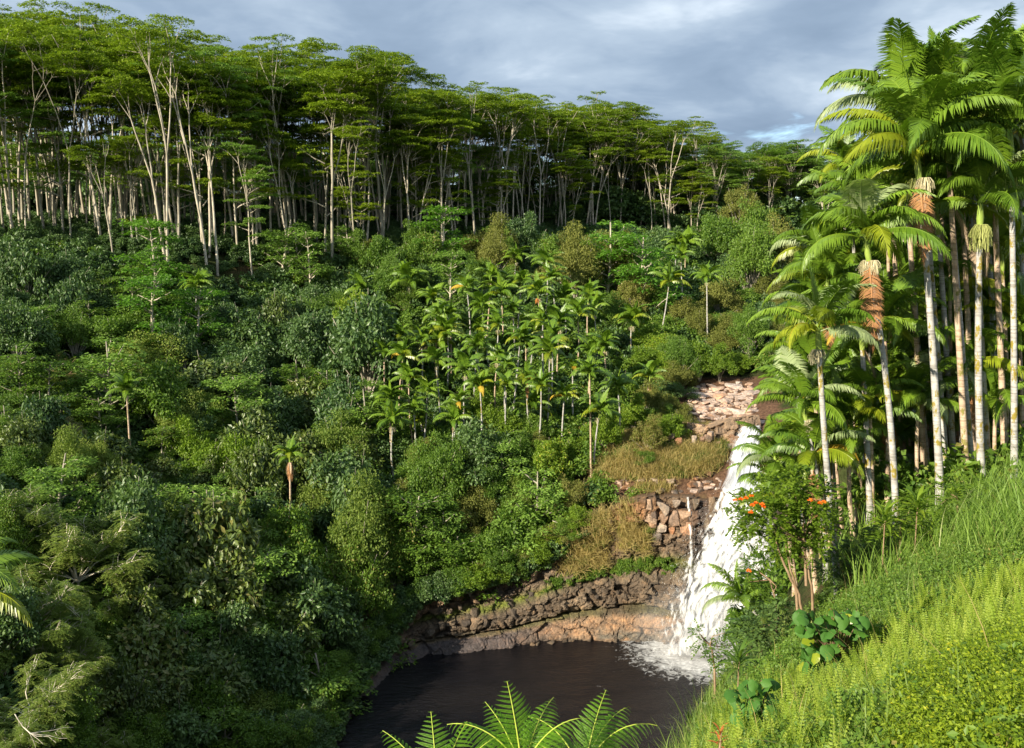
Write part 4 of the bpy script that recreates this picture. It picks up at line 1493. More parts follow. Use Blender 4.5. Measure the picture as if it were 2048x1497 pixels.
far = np.stack([RG.uniform(-170, 130, 420), RG.uniform(226, 290, 420)], 1)
scatter_stuff('distant_forest', joined('distant_tree', CAN_LO[0]), np.stack([far[:, 0], far[:, 1], H(far[:, 0], far[:, 1]) - .5], 1), RG.uniform(.5, .72, len(far)) * 1.1, label='far trees of the wood behind the ridge, trunks crowded together')
far = np.stack([RG.uniform(-190, 170, 700), RG.uniform(226, 330, 700)], 1)
US = broad_tree(77, 3.4, .6, .35, .9, 16)[1]; US.materials[0] = M['deep_leaf']
scatter_stuff('distant_forest', US, np.stack([far[:, 0], far[:, 1], H(far[:, 0], far[:, 1]) - .5], 1), RG.uniform(.9, 2.0, len(far)), label='dark mass of forest behind the ridge trees')
pf, qx, qy = area_pts(5200, (-140, 100), (140, 228), lambda x, y, z, px, py: (py < np.interp(px, [0, 250, 400, 500, 700, 760, 900, 1000, 1200, 1400, 1600], [500, 520, 560, 575, 535, 520, 505, 495, 470, 480, 480]) + 2))
scatter_stuff('forest_undergrowth', US, pf - [0, 0, .5], RG.uniform(.2, .6, len(pf)), label='dark leafy growth under the forest on the ridge')

# ------------------------------------------------------------------ hillside trees and shrubs
BROAD_S = [broad_tree(s, 3.0, .28, .18, 1.1, 24) for s in (1, 2, 3, 31, 32)]
BROAD_L = [broad_tree(s, 3.0, .44, .23, 1.25, 20, .35) for s in (4, 5, 6, 41)]
BROAD_F = [broad_tree(s, 3.0, .20, .12, .95, 28) for s in (7, 8, 71, 72)]
LAYER = [layered_tree(s) for s in (1, 2, 3)]
LACY = [lacy_tree(s) for s in (1, 2)]
hill_things = []


def plant_at(px, py, rpx, kind, leaf, look, noun='shrub', name='shrub', up=1.0, group='shrubs and small trees on the hillside', cat='shrub', bark='grey_bark', y0=40, Y=None):
    """crown centre at the picture point, crown radius rpx pixels, standing on the ground below it"""
    g = None
    for it in range(3):
        hc = 2.5 if g is None else max(1.2, rpx * g[1] / FPX * up * (1.5 if kind == 'layer' else 1.0) + (3.0 if kind == 'lacy' and rpx > 85 else 0))
        g = march(px, py, hc, y0)
        if g is None: return None
    rad = rpx * g[1] / FPX
    if Y: pass
    if kind == 'layer':
        ms = random.choice(LAYER); s = rad / 2.8; sz = s * random.uniform(.95, 1.15) * up
    elif kind == 'lacy':
        ms = random.choice(LACY); s = rad / 5.2; sz = s * .9
    else:
        ms = random.choice({'s': BROAD_S, 'l': BROAD_L, 'f': BROAD_F}[kind]); s = rad / 2.9; sz = s * random.uniform(.75, 1.65) * up
    gz = float(H(g[0], g[1]))
    if kind == 'lacy' and rpx > 85: gz += 3.0
    if name == 'shrub': name = {'l': 'large_leaved_shrub', 's': 'leafy_shrub', 'f': 'fine_leaved_shrub', 'layer': 'tiered_tree', 'lacy': 'feathery_tree'}[kind]
    if kind == 'layer': noun, cat = 'tree', 'tree'
    o = tree(name, ms, (g[0], g[1], gz - .4 * s), (s * random.uniform(.9, 1.1), s * random.uniform(.9, 1.1), sz), random.uniform(0, 6.28), (M[bark], M[leaf]), cat, group)
    later(o, look, noun, LM_HILL, (px, py))
    hill_things.append((px, py, rpx * (1.7 if kind == 'layer' else 1.25 if kind == 'lacy' else 1.0)))
    return o


T = dict(noun='tree', name='tree', cat='tree', group='small trees on the hillside')
# big lacy trees, lower left
for px, py, r in [(150, 1080, 150), (60, 1200, 130), (60, 1370, 135), (230, 1190, 95), (20, 1010, 100), (140, 1290, 90), (40, 1470, 90), (190, 1480, 80)]:
    plant_at(px, py, r, 'lacy', 'feather_leaf', 'wide lacy-leaved grey-branched', up=.8, bark='white_bark', **T)
for px, py, r in [(90, 720, 85), (250, 790, 70), (310, 760, 80), (360, 800, 60)]:
    plant_at(px, py, r, 'lacy', 'feather_leaf', 'low feathery green', up=.8, bark='brown_bark', **T)
# fresh layered trees
for px, py, r in [(310, 500, 62), (300, 630, 75), (390, 640, 60), (260, 610, 45), (1290, 440, 75), (1210, 520, 60), (1290, 540, 70), (880, 470, 55), (900, 560, 50), (1100, 440, 55),
                  (560, 480, 50), (620, 520, 45), (1000, 470, 36), (1500, 400, 50), (700, 480, 32), (1130, 430, 40)]:
    plant_at(px, py, r, 'layer', 'fresh_leaf' if r > 50 else 'canopy_low_leaf', 'fresh green layered', up=1.0, bark='pale_bark', **T)
# dark large-leaved crowns in the shade
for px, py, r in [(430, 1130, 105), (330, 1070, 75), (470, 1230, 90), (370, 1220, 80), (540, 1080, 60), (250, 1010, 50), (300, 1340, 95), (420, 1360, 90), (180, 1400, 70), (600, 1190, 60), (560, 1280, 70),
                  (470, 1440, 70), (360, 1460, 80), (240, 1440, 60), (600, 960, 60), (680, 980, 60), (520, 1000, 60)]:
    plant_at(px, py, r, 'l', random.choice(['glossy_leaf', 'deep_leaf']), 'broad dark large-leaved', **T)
for px, py, r in [(595, 1200, 52), (500, 1390, 70), (600, 1400, 70), (640, 1470, 40), (700, 1220, 70), (720, 1120, 75), (780, 1180, 55), (760, 1060, 60), (660, 1310, 60), (560, 1470, 60)]:
    plant_at(px, py, r, 'f', random.choice(['mid_leaf', 'feather_leaf', 'mid_leaf']), 'small-leaved', **T)
# named accents
plant_at(72, 828, 30, 'f', 'pale_leaf', 'cream-leaved', bark='white_bark', **T)
plant_at(135, 880, 30, 'f', 'pale_leaf', 'pale yellowish', bark='white_bark', **T)
plant_at(150, 835, 42, 's', 'bright_leaf', 'bright green leafy')
for px, py, r in [(690, 700, 45), (650, 740, 40), (720, 650, 38), (700, 770, 40), (990, 790, 30), (960, 830, 34), (1000, 870, 38), (1045, 975, 34), (1290, 720, 34), (1300, 680, 32), (1330, 740, 30),
                  (420, 940, 55), (480, 960, 50), (380, 920, 45), (1100, 940, 45), (1140, 900, 34), (1210, 880, 34), (1270, 850, 34), (1330, 700, 34), (1400, 730, 34), (1440, 735, 30), (1480, 720, 30), (1250, 790, 30)]:
    plant_at(px, py, r, 's', 'bright_leaf', 'bright yellow-green leafy')
for px, py, r in [(870, 1000, 60), (930, 1010, 60), (820, 980, 40), (990, 990, 45), (900, 950, 50), (960, 1050, 40), (1150, 560, 50), (1200, 500, 50), (1130, 510, 40), (1240, 560, 45), (1000, 560, 35), (1500, 560, 50),
                  (1440, 600, 45), (1480, 640, 45), (1450, 680, 40), (1520, 500, 45), (1550, 540, 50), (1400, 650, 35), (1270, 600, 40), (1230, 640, 36), (1480, 450, 35), (1370, 620, 36)]:
    plant_at(px, py, r, 'f', 'olive_leaf' if random.random() < .55 else 'mid_leaf', 'dense olive-green', up=1.1)
for px, py, r in [(550, 730, 22), (480, 870, 26), (570, 745, 18)]:
    plant_at(px, py, r, 'f', 'rusty_leaf', 'rusty brown-leaved')
print('features', len(hill_things))
for a, b, c in [(265, 770, 970), (580, 890, 1010), (393, 570, 660), (716, 570, 650), (1418, 550, 690), (1367, 520, 640), (1266, 640, 730), (640, 1100, 1120), (790, 850, 960), (907, 850, 940), (1184, 760, 960), (1125, 800, 905), (1238, 790, 895)]:
    for yy in range(b, c + 60, 30):
        hill_things.append((a, yy, 88))
# filler shrubs, spread so that every part of the slope has its own plant
ZONES = [
    ([(0, 560), (200, 575), (300, 620), (500, 640), (760, 590), (760, 900), (1080, 960), (1080, 1160), (900, 1180), (780, 1230), (660, 1420), (640, 1497), (0, 1497)], 178,
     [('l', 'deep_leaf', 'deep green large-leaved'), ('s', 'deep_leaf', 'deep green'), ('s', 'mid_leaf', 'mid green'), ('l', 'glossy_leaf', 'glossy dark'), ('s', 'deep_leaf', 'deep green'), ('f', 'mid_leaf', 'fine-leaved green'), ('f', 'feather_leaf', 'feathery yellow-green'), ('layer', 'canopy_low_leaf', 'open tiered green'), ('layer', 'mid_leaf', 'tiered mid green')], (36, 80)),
    ([(700, 510), (1560, 480), (1560, 720), (1330, 780), (1240, 760), (1240, 560), (960, 540), (760, 620), (700, 620)], 62,
     [('f', 'mid_leaf', 'fine-leaved green'), ('f', 'olive_leaf', 'olive green'), ('s', 'deep_leaf', 'deep green'), ('s', 'mid_leaf', 'mid green')], (24, 40)),
    ([(760, 900), (1270, 850), (1310, 790), (1380, 860), (1200, 980), (1150, 1060), (1060, 1130), (900, 1180), (780, 1150)], 46,
     [('s', 'bright_leaf', 'light green'), ('f', 'mid_leaf', 'fine-leaved green'), ('s', 'mid_leaf', 'mid green'), ('f', 'olive_leaf', 'olive green')], (20, 36)),
]
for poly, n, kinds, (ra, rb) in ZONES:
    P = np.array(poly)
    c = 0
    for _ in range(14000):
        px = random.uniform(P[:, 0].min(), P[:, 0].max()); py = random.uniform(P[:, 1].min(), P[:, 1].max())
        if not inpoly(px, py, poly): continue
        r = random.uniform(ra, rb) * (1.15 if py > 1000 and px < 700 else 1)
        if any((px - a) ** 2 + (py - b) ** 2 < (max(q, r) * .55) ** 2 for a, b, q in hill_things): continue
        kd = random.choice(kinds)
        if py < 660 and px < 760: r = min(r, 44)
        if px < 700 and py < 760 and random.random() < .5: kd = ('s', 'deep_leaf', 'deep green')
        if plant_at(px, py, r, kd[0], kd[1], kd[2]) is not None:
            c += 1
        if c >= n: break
    print('zone', c)

# undergrowth: three kinds of leafy clump over all of the slope
cl_a = broad_tree(201, 1.0, .30, .19, 1.5, 7)[1]; cl_a.materials[0] = M['deep_leaf']
cl_b = broad_tree(202, 1.0, .22, .13, 1.2, 7)[1]; cl_b.materials[0] = M['mid_leaf']
cl_c = broad_tree(203, 1.0, .42, .24, 1.3, 6)[1]; cl_c.materials[0] = M['bright_leaf']
slope = lambda x, y, z, px, py: (py > np.interp(px, [0, 250, 400, 500, 700, 760, 900, 1000, 1200, 1400, 1600], [500, 520, 560, 575, 535, 520, 505, 495, 470, 480, 480]) + 4) & (pool_sd(x, y) > 4.5) & (px > -150) & (px < 1640) & (py < 1600) & ~((px > 1200) & (py > 850) & (py < 1000)) & ~((px > 1350) & (py > 752) & (py < 900)) & (y > 44) & ~((x > 22) & (y < 112)) & (x < .55 * y)
pa, qx, qy = area_pts(26000, (-120, 85), (45, 235), slope)
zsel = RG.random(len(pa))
shade_side = (qx < 760) | (qy < 620)  # shaded part gets mostly the dark clumps, its shade set by leaf colour
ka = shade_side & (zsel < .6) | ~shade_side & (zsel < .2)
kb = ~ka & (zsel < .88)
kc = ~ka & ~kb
pa[:, 2] -= .5
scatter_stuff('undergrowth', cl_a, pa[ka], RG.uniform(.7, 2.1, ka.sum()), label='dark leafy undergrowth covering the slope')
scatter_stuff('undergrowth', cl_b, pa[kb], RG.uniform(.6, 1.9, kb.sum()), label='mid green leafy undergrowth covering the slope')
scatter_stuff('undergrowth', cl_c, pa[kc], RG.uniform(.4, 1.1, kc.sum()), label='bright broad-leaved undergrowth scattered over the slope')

# ------------------------------------------------------------------ palm grove in the middle distance
GROVE = [(716, 574, 650), (804, 539, 620), (823, 560, 640), (872, 629, 0), (865, 595, 0), (768, 619, 0), (803, 668, 0), (776, 702, 850), (797, 709, 868), (841, 674, 0), (879, 681, 0), (903, 626, 0),
         (976, 549, 0), (997, 588, 0), (935, 570, 0), (973, 612, 0), (1025, 511, 0), (1092, 525, 0), (1079, 584, 0), (1082, 636, 0), (1131, 595, 0), (1122, 647, 0), (1101, 674, 0), (1025, 619, 0),
         (997, 647, 0), (955, 654, 0), (950, 692, 0), (987, 712, 0), (1032, 674, 0), (1053, 684, 0), (1094, 702, 870), (1174, 595, 0), (1194, 618, 0), (1266, 640, 730), (1179, 702, 0), (1183, 745, 966),
         (1238, 775, 900), (1299, 751, 850), (1125, 789, 912), (1061, 818, 890), (1060, 751, 0), (1014, 768, 0), (907, 841, 938), (872, 720, 0), (905, 800, 0), (827, 754, 905), (829, 817, 930),
         (844, 835, 900), (789, 841, 962), (770, 800, 0), (1010, 890, 946), (1187, 822, 960), (1150, 629, 0), (1067, 654, 0), (1011, 730, 860), (930, 740, 0), (1140, 730, 0), (850, 780, 0), (960, 770, 0),
         (740, 640, 0), (895, 660, 0), (1215, 690, 0), (1330, 560, 0), (1080, 770, 0), (1367, 511, 640), (1418, 552, 702), (1375, 490, 0), (1352, 486, 0),
         (265, 778, 960), (393, 570, 655), (640, 1110, 0), (1040, 560, 0), (1110, 555, 0)]
grove_n = 0
for gx, gy, gb in GROVE:
    big = 1.0
    if gb:
        b = march(gx + random.uniform(-3, 3), gb, 0, 60)
        Y = b[1]
        tp = at(gx, gy + 14, Y)
    else:
        h = random.uniform(6.5, 10.5) if gy > 520 else 5.5
        if gx == 640: h = 1.6
        g = march(gx, gy + 14, h, 60)
        if g is None: continue
        Y = g[1]; tp = at(gx, gy + 14, Y)
        b = np.array([tp[0] + random.uniform(-.6, .6), Y + random.uniform(-.4, .4), 0]); b[2] = float(H(b[0], b[1]))
    if gx == 265: big = .95
    lone = gx in (265, 393, 716, 804)
    sc_ = big * (Y / 125) ** .6 * random.uniform(.78, 1.16)
    t = palm(b, tp, MID, random.choice([9, 10, 11, 12, 14]), False, sc_, fruit=random.choice([0, 1, 1, 2]) if not lone else 2, dead=1 if random.random() < .06 else 0, bend=random.uniform(-.25, .25), rad=.14,
             mat=M['palm_bark'] if random.random() < .7 else M['palm_bark_tan'], yellow=random.choice([0, 0, 1, 2]) if gx > 420 else 0, shaft=1.0)
    t.rotation_euler = (random.gauss(0, .035), random.gauss(0, .035), 0)
    tag(t, None, 'palm tree', 'king palms of the grove on the slope')
    look = random.choice(['slender']) + (' clear-trunked' if gb else ' crowded')
    later(t, look, 'king palm', LM_HILL, (gx, gy))
    grove_n += 1
# the palm with a skirt of dead leaves
b = at(578, 1010, 108.0); tp = at(580, 925, 108.0); b[2] = float(H(b[0], b[1]))
t = palm(b, tp, MID, 13, False, .85, fruit=0, dead=2, husk=7, rad=.15, yellow=1, mat=M['palm_bark_tan'])
tag(t, 'king palm with a thick skirt of brown dead leaves standing alone in the dark hollow', 'palm tree', 'king palms of the grove on the slope')
print('grove', grove_n)

# bare and dead branches
def bare(pts, Y, r0, label, name='dead_branch', mat='white_bark', twigs=5, seed=1):
    r = np.random.default_rng(seed)
    Q, _ = resample(np.array([at(a, b, Y) for a, b in pts]), .5)
    Q = Q + r.normal(0, .07, Q.shape)
    b = MB()
    b.tube(Q, np.linspace(r0, r0 * .35, len(Q)) * .62, 5)
    for k in range(twigs):
        i0 = r.integers(len(Q) // 4, len(Q) - 1)
        d = Q[min(i0 + 1, len(Q) - 1)] - Q[i0 - 1]
        d = tilt_dir(d / np.linalg.norm(d), r.uniform(.4, .9), r.uniform(0, 6.28))
        ln = r.uniform(1.0, 2.6)
        q = Q[i0] + d * np.linspace(0, 1, 5)[:, None] * ln + r.normal(0, .06, (5, 3)) * np.linspace(0, 1, 5)[:, None]
        b.tube(q, np.linspace(r0 * .45, r0 * .15, 5), 4)
    o = link(name, b.mesh(name, [M[mat]], True))
    tag(o, label, 'branch', 'bare branches showing on the slope')


def Yg(px, py, h):
    g = march(px, py, h, 40)
    return g[1]


bare([(-20, 560), (30, 545), (70, 522)], Yg(20, 550, 4), .13, 'pale bare branch rising at the left edge below the forest', seed=2)
bare([(0, 1010), (30, 1005), (60, 1018), (100, 1025)], Yg(50, 1010, 6.5), .11, 'forked bare branch over the big lacy tree at left', seed=3)
bare([(40, 650), (70, 668)], Yg(50, 660, 5), .12, 'short broken grey bough in the dark left slope', twigs=1, seed=4)
bare([(40, 1230), (80, 1215), (110, 1200), (150, 1215)], Yg(90, 1215, 7), .10, 'curved white branch beside the palm leaf at the left edge', seed=5)
bare([(25, 1425), (45, 1460), (70, 1470), (110, 1485)], Yg(60, 1450, 8), .06, 'crooked white branch at the lower left corner', seed=6)
bare([(325, 760), (300, 800), (290, 850)], Yg(300, 800, 5), .09, 'leafless forked tree beside the lone palm at left', seed=7, twigs=9)
bare([(1107, 1040), (1140, 1060), (1165, 1064)], Yg(1140, 1050, 2) - 3, .07, 'fallen pale branch over the straw grass on the cliff', seed=8)
bare([(843, 1115), (850, 1090), (877, 1098)], Yg(850, 1100, 2) - 2, .06, 'small dead snag above the shaded cliff', seed=9)
bare([(418, 895), (416, 830)], Yg(417, 890, 1), .10, 'left one of two thin reddish stems in the dark slope', name='bare_stem', mat='brown_bark', twigs=0, seed=10)
bare([(424, 895), (426, 830)], Yg(425, 890, 1), .10, 'right one of two thin reddish stems in the dark slope', name='bare_stem', mat='brown_bark', twigs=0, seed=11)
bare([(600, 1190), (590, 1230), (575, 1260)], Yg(590, 1220, 5), .08, 'pale crooked stem in the shade left of the pool', seed=12)

# ------------------------------------------------------------------ tall palms on the near right bank
RIGHT = [
    # crown px, crown py, base px, Y, fronds, scale, fruit, dead, husk, label
    (1838, 295, 1885, 34.0, 17, 1.10, 2, 1, 0, 'tallest front king palm with two green fruit clusters and a hanging brown leaf'),
    (1738, 470, 1800, 33.0, 13, .88, 2, 1, 1, 'leaning king palm with a big orange-brown dead leaf hanging over its trunk'),
    (1638, 655, 1690, 32.0, 12, .74, 2, 0, 0, 'shorter king palm over the flowering tree with one wide pale green fruit skirt'),
    (1903, 370, 1950, 35.5, 9, .80, 0, 0, 1, 'lichen-spotted palm right of the tallest front palm, with a small narrow crown'),
    (1960, 400, 1966, 34.0, 11, .90, 2, 0, 2, 'straight pale palm with hanging fruit and pinkish dead sheaths'),
    (2022, 260, 2028, 34.0, 15, 1.05, 2, 0, 0, 'rightmost mossy-trunked palm at the picture edge with yellow old leaves'),
    (1803, 215, 1858, 38.0, 15, 1.10, 0, 0, 0, 'high palm just behind the tallest front palm, its top leaf standing up'),
    (1893, 240, 1925, 38.5, 13, 1.02, 0, 0, 1, 'high palm between the tallest front palm and the mossy one'),
    (1958, 195, 1990, 39.0, 16, 1.08, 1, 0, 0, 'highest palm of the back row, crown touching the top of the picture'),
    (2045, 225, 2048, 41.0, 14, 1.10, 0, 0, 0, 'high back palm cut by the right picture edge'),
    (1700, 330, 1755, 43.0, 8, .70, 0, 0, 0, 'small high palm behind the leaning king palm'),
    (1612, 800, 1660, 35.0, 12, .72, 1, 0, 0, 'low palm beside the upper falls, crown over the pale rock'),
    (1655, 555, 1680, 38.0, 12, .80, 1, 1, 0, 'bushy palm left of the leaning king palm, yellow-green old leaves'),
    (1572, 985, 1640, 36.5, 11, .66, 0, 0, 0, 'low palm leaning over the white water, silvery-lit leaf in its crown'),
    (1700, 850, 1712, 36.0, 10, .80, 1, 0, 1, 'low palm behind the flowering tree with drooping yellow leaves'),
    (1775, 780, 1790, 39.0, 12, .95, 0, 1, 0, 'dark palm in the gap between the first two front trunks'),
    (1850, 700, 1862, 41.0, 12, .95, 0, 0, 1, 'dark palm low between the front trunks'),
    (1915, 820, 1925, 40.0, 10, .85, 0, 1, 0, 'short palm with hanging yellow leaf between the thick front trunks'),
    (1985, 640, 1995, 42.0, 13, 1.00, 0, 0, 0, 'broad silvery-lit palm behind the straight pale palm'),
    (2035, 760, 2040, 41.0, 12, .95, 0, 0, 0, 'low dark palm behind the rightmost mossy trunk'),
    (1740, 650, 1752, 41.0, 11, .90, 0, 0, 0, 'middle height palm hidden behind the hanging dead leaf'),
    (1660, 920, 1672, 38.0, 9, .70, 0, 0, 0, 'small palm at the foot of the fruit-skirted palm'),
    (1860, 890, 1868, 43.0, 10, .85, 0, 0, 1, 'lowest dark palm behind the foot of the tallest palm'),
    (1965, 880, 1972, 43.0, 10, .85, 0, 0, 0, 'lowest dark palm behind the straight pale trunk'),
    (1790, 560, 1806, 44.0, 12, 1.00, 0, 0, 1, 'shaded palm behind the upper trunks of the first front palms'),
    (1930, 560, 1938, 45.0, 12, 1.05, 1, 0, 1, 'shaded palm behind the mossy trunk at mid height'),
    (2050, 520, 2056, 44.0, 13, 1.10, 0, 0, 0, 'shaded palm behind the rightmost trunk at mid height'),
    (1598, 690, 1625, 40.0, 9, .62, 0, 0, 0, 'small palm left of the fruit-skirted palm, yellowing leaf edges'),
    (1505, 1190, 1540, 38.0, 9, .60, 0, 0, 0, 'young low palm in front of the foot of the waterfall'),
    (1862, 300, 1842, 41.0, 10, .95, 0, 0, 0, 'palm filling the gap between the two highest crowns'),
    (1640, 760, 1672, 37.5, 12, .80, 0, 0, 0, 'low palm right behind the fruit-skirted palm, level with the pale rock ledge'),
    (1556, 915, 1600, 37.0, 11, .62, 0, 0, 0, 'low palm whose leaves hang in front of the white water lip'),
    (1625, 900, 1642, 35.0, 11, .70, 0, 1, 0, 'low palm between the water lip and the flowering tree'),
    (1650, 830, 1665, 39.0, 12, .90, 0, 0, 0, 'dark low palm behind the fruit-skirted trunk'),
    (1625, 610, 1650, 40.5, 12, .80, 0, 0, 0, 'mid-height palm at the left border of the right grove'),
    (1650, 500, 1690, 43.0, 12, .90, 0, 0, 0, 'palm with one pale silvery-lit leaf at the left border of the right grove'),
    (1690, 720, 1705, 42.0, 12, .95, 0, 0, 0, 'dark palm filling the gap right of the fruit-skirted palm'),
    (1780, 900, 1790, 41.0, 11, .85, 0, 0, 1, 'short dark palm behind the second front trunk'),
    (1820, 620, 1830, 46.0, 13, 1.1, 0, 0, 0, 'far shaded palm behind the second and third front trunks'),
    (1890, 660, 1900, 47.0, 13, 1.1, 0, 0, 0, 'far shaded palm in the middle of the right grove'),
    (2000, 860, 2010, 41.0, 11, .85, 0, 0, 0, 'short dark palm between the last two trunks at right'),
    (1770, 640, 1775, 36.5, 11, .78, 0, 0, 0, 'sunlit mid-height palm between the leaning palm and the tallest front trunk'),
    (1835, 800, 1838, 36.5, 11, .74, 0, 0, 0, 'sunlit low palm just left of the tallest front trunk'),
    (1900, 560, 1908, 37.5, 11, .80, 0, 0, 0, 'mid-height palm right of the tallest front trunk'),
    (1945, 720, 1950, 37.0, 11, .78, 0, 1, 0, 'mid-height palm with one dead leaf left of the straight pale trunk'),
    (2005, 500, 2008, 37.5, 11, .82, 0, 0, 0, 'mid-height palm between the last two front trunks'),
    (2040, 650, 2042, 37.0, 11, .80, 0, 0, 0, 'mid-height palm cut by the right edge behind the mossy trunk'),
    (1880, 760, 1888, 37.5, 10, .72, 0, 0, 1, 'low palm with a husk right of the tallest front trunk'),
    (1740, 790, 1748, 36.0, 10, .68, 0, 0, 0, 'low palm just right of the leaning palm foot'),
    (1990, 800, 1994, 36.5, 10, .72, 0, 0, 0, 'low palm left of the rightmost mossy trunk foot'),
    (1745, 380, 1770, 46.0, 13, 1.1, 0, 0, 0, 'far palm crown low behind the left side of the tallest crown'),
    (1960, 300, 1975, 44.0, 13, 1.1, 0, 0, 0, 'far palm crown under the highest back palm'),
    (1880, 330, 1890, 45.0, 13, 1.1, 0, 0, 0, 'far palm crown right behind the tallest palm\'s fruit'),
]
for i, (cx, cy, bx, Y, nf, s, fr, de, hu, lab) in enumerate(RIGHT):
    tp = at(cx, cy + 1.0 * s * FPX / Y, Y)
    b = at(bx, 1000, Y); b[2] = float(H(b[0], b[1]))
    big = i < 10
    t = palm(b, tp, NEAR, nf, True, s, fruit=fr, dead=de, husk=hu, bend=random.uniform(-.15, .3) if big else random.uniform(-.2, .2),
             rad=(.145 if i in (0, 4) else .125) if big else .10, yellow=2 if i in (5, 12, 14, 2) else 1,
             mat=M['palm_bark_tan'] if i in (13, 14, 15, 16, 17, 21, 22, 24) or i > 29 else M['palm_bark'], shaft=1.15, az0=[2.9, 3.4, 2.6][i] if i < 3 else None,
             silver_lit=.22 if i in (11, 13, 18) else .07)
    tag(t, lab, 'palm tree', 'king palms on the near right bank')
LM_RIGHT = [((1790, 800), 'the leaning front palm'), ((1870, 650), 'the tallest front palm trunk'), ((1965, 700), 'the straight pale trunk with fruit'), ((2025, 600), 'the rightmost mossy trunk'), ((1690, 850), 'the fruit-skirted palm'), ((1840, 250), 'the tallest front crown'), ((1960, 180), 'the highest back crown')]
rr_ = random.Random(5)
for cx, cy in [(1720, 560), (1700, 640), (1760, 720), (1815, 540), (1825, 880), (1865, 610), (1880, 480), (1930, 640), (1925, 460), (1975, 560), (1965, 780), (2010, 700), (2030, 880), (2048, 440), (1775, 420), (1790, 330), (1925, 330), (2000, 380), (1850, 400), (1705, 790), (1765, 850), (1900, 900), (1880, 170), (2015, 190)]:
    Y = rr_.uniform(40.5, 47.5) if cy > 200 else 41
    b = at(cx + rr_.uniform(5, 20), 1000, Y); b[2] = float(H(b[0], b[1]))
    t = palm(b, at(cx, cy + 1.0 * FPX / Y, Y), NEAR, rr_.choice([10, 11, 12]), True, rr_.uniform(.85, 1.12), husk=rr_.choice([0, 0, 1]), rad=.10, yellow=1, mat=M['palm_bark_tan'] if rr_.random() < .5 else M['palm_bark'], shaft=1.0, silver_lit=.1)
    tag(t, None, 'palm tree', 'king palms on the near right bank')
    later(t, 'shaded mid-height', 'king palm', LM_RIGHT, (cx, cy))
# background stems between the front palms
for i, (cx, cy, bx, Y) in enumerate([(1818, 440, 1853, 37.5), (1878, 470, 1912, 37), (1780, 300, 1812, 41), (1935, 300, 1968, 40), (1990, 420, 2005, 40), (1725, 700, 1745, 36), (1898, 330, 1937, 35), (1945, 330, 1978, 36.5), (1985, 300, 2012, 36), (1850, 380, 1898, 36.5), (1925, 420, 1952, 37)]):
    b = at(bx, 1000, Y); b[2] = float(H(b[0], b[1]))
    t = palm(b, at(cx, cy, Y), NEAR, 7, True, .8, husk=1 if i % 2 else 0, rad=.13, mat=M['palm_bark'] if i % 2 else M['palm_bark_tan'])
    tag(t, ['slim pale palm just left of the tallest front trunk', 'slim palm just right of the tallest front trunk', 'thin palm stem behind the gap between the two leftmost tall trunks', 'thin shaded palm behind the straight pale palm', 'thin shaded palm left of the rightmost trunk', 'thin low palm beside the leaning king palm foot', 'pale trunk rising just left of the straight pale palm', 'pale trunk just right of the straight pale palm', 'pale trunk just left of the rightmost mossy trunk', 'pale trunk whose foot touches the foot of the tallest front palm', 'second slim trunk left of the straight pale palm'][i], 'palm tree', 'king palms on the near right bank')
# palm standing out of frame at the left, one leaf reaching in
Yl = 25.0
b = at(-150, 1300, Yl); b[2] = float(H(b[0], b[1]))
t = palm(b, at(-105, 1250, Yl), NEAR, 12, True, .8, rad=.12, az0=.15)
tag(t, 'palm beyond the left edge whose striped leaf tip reaches into the picture', 'palm tree')


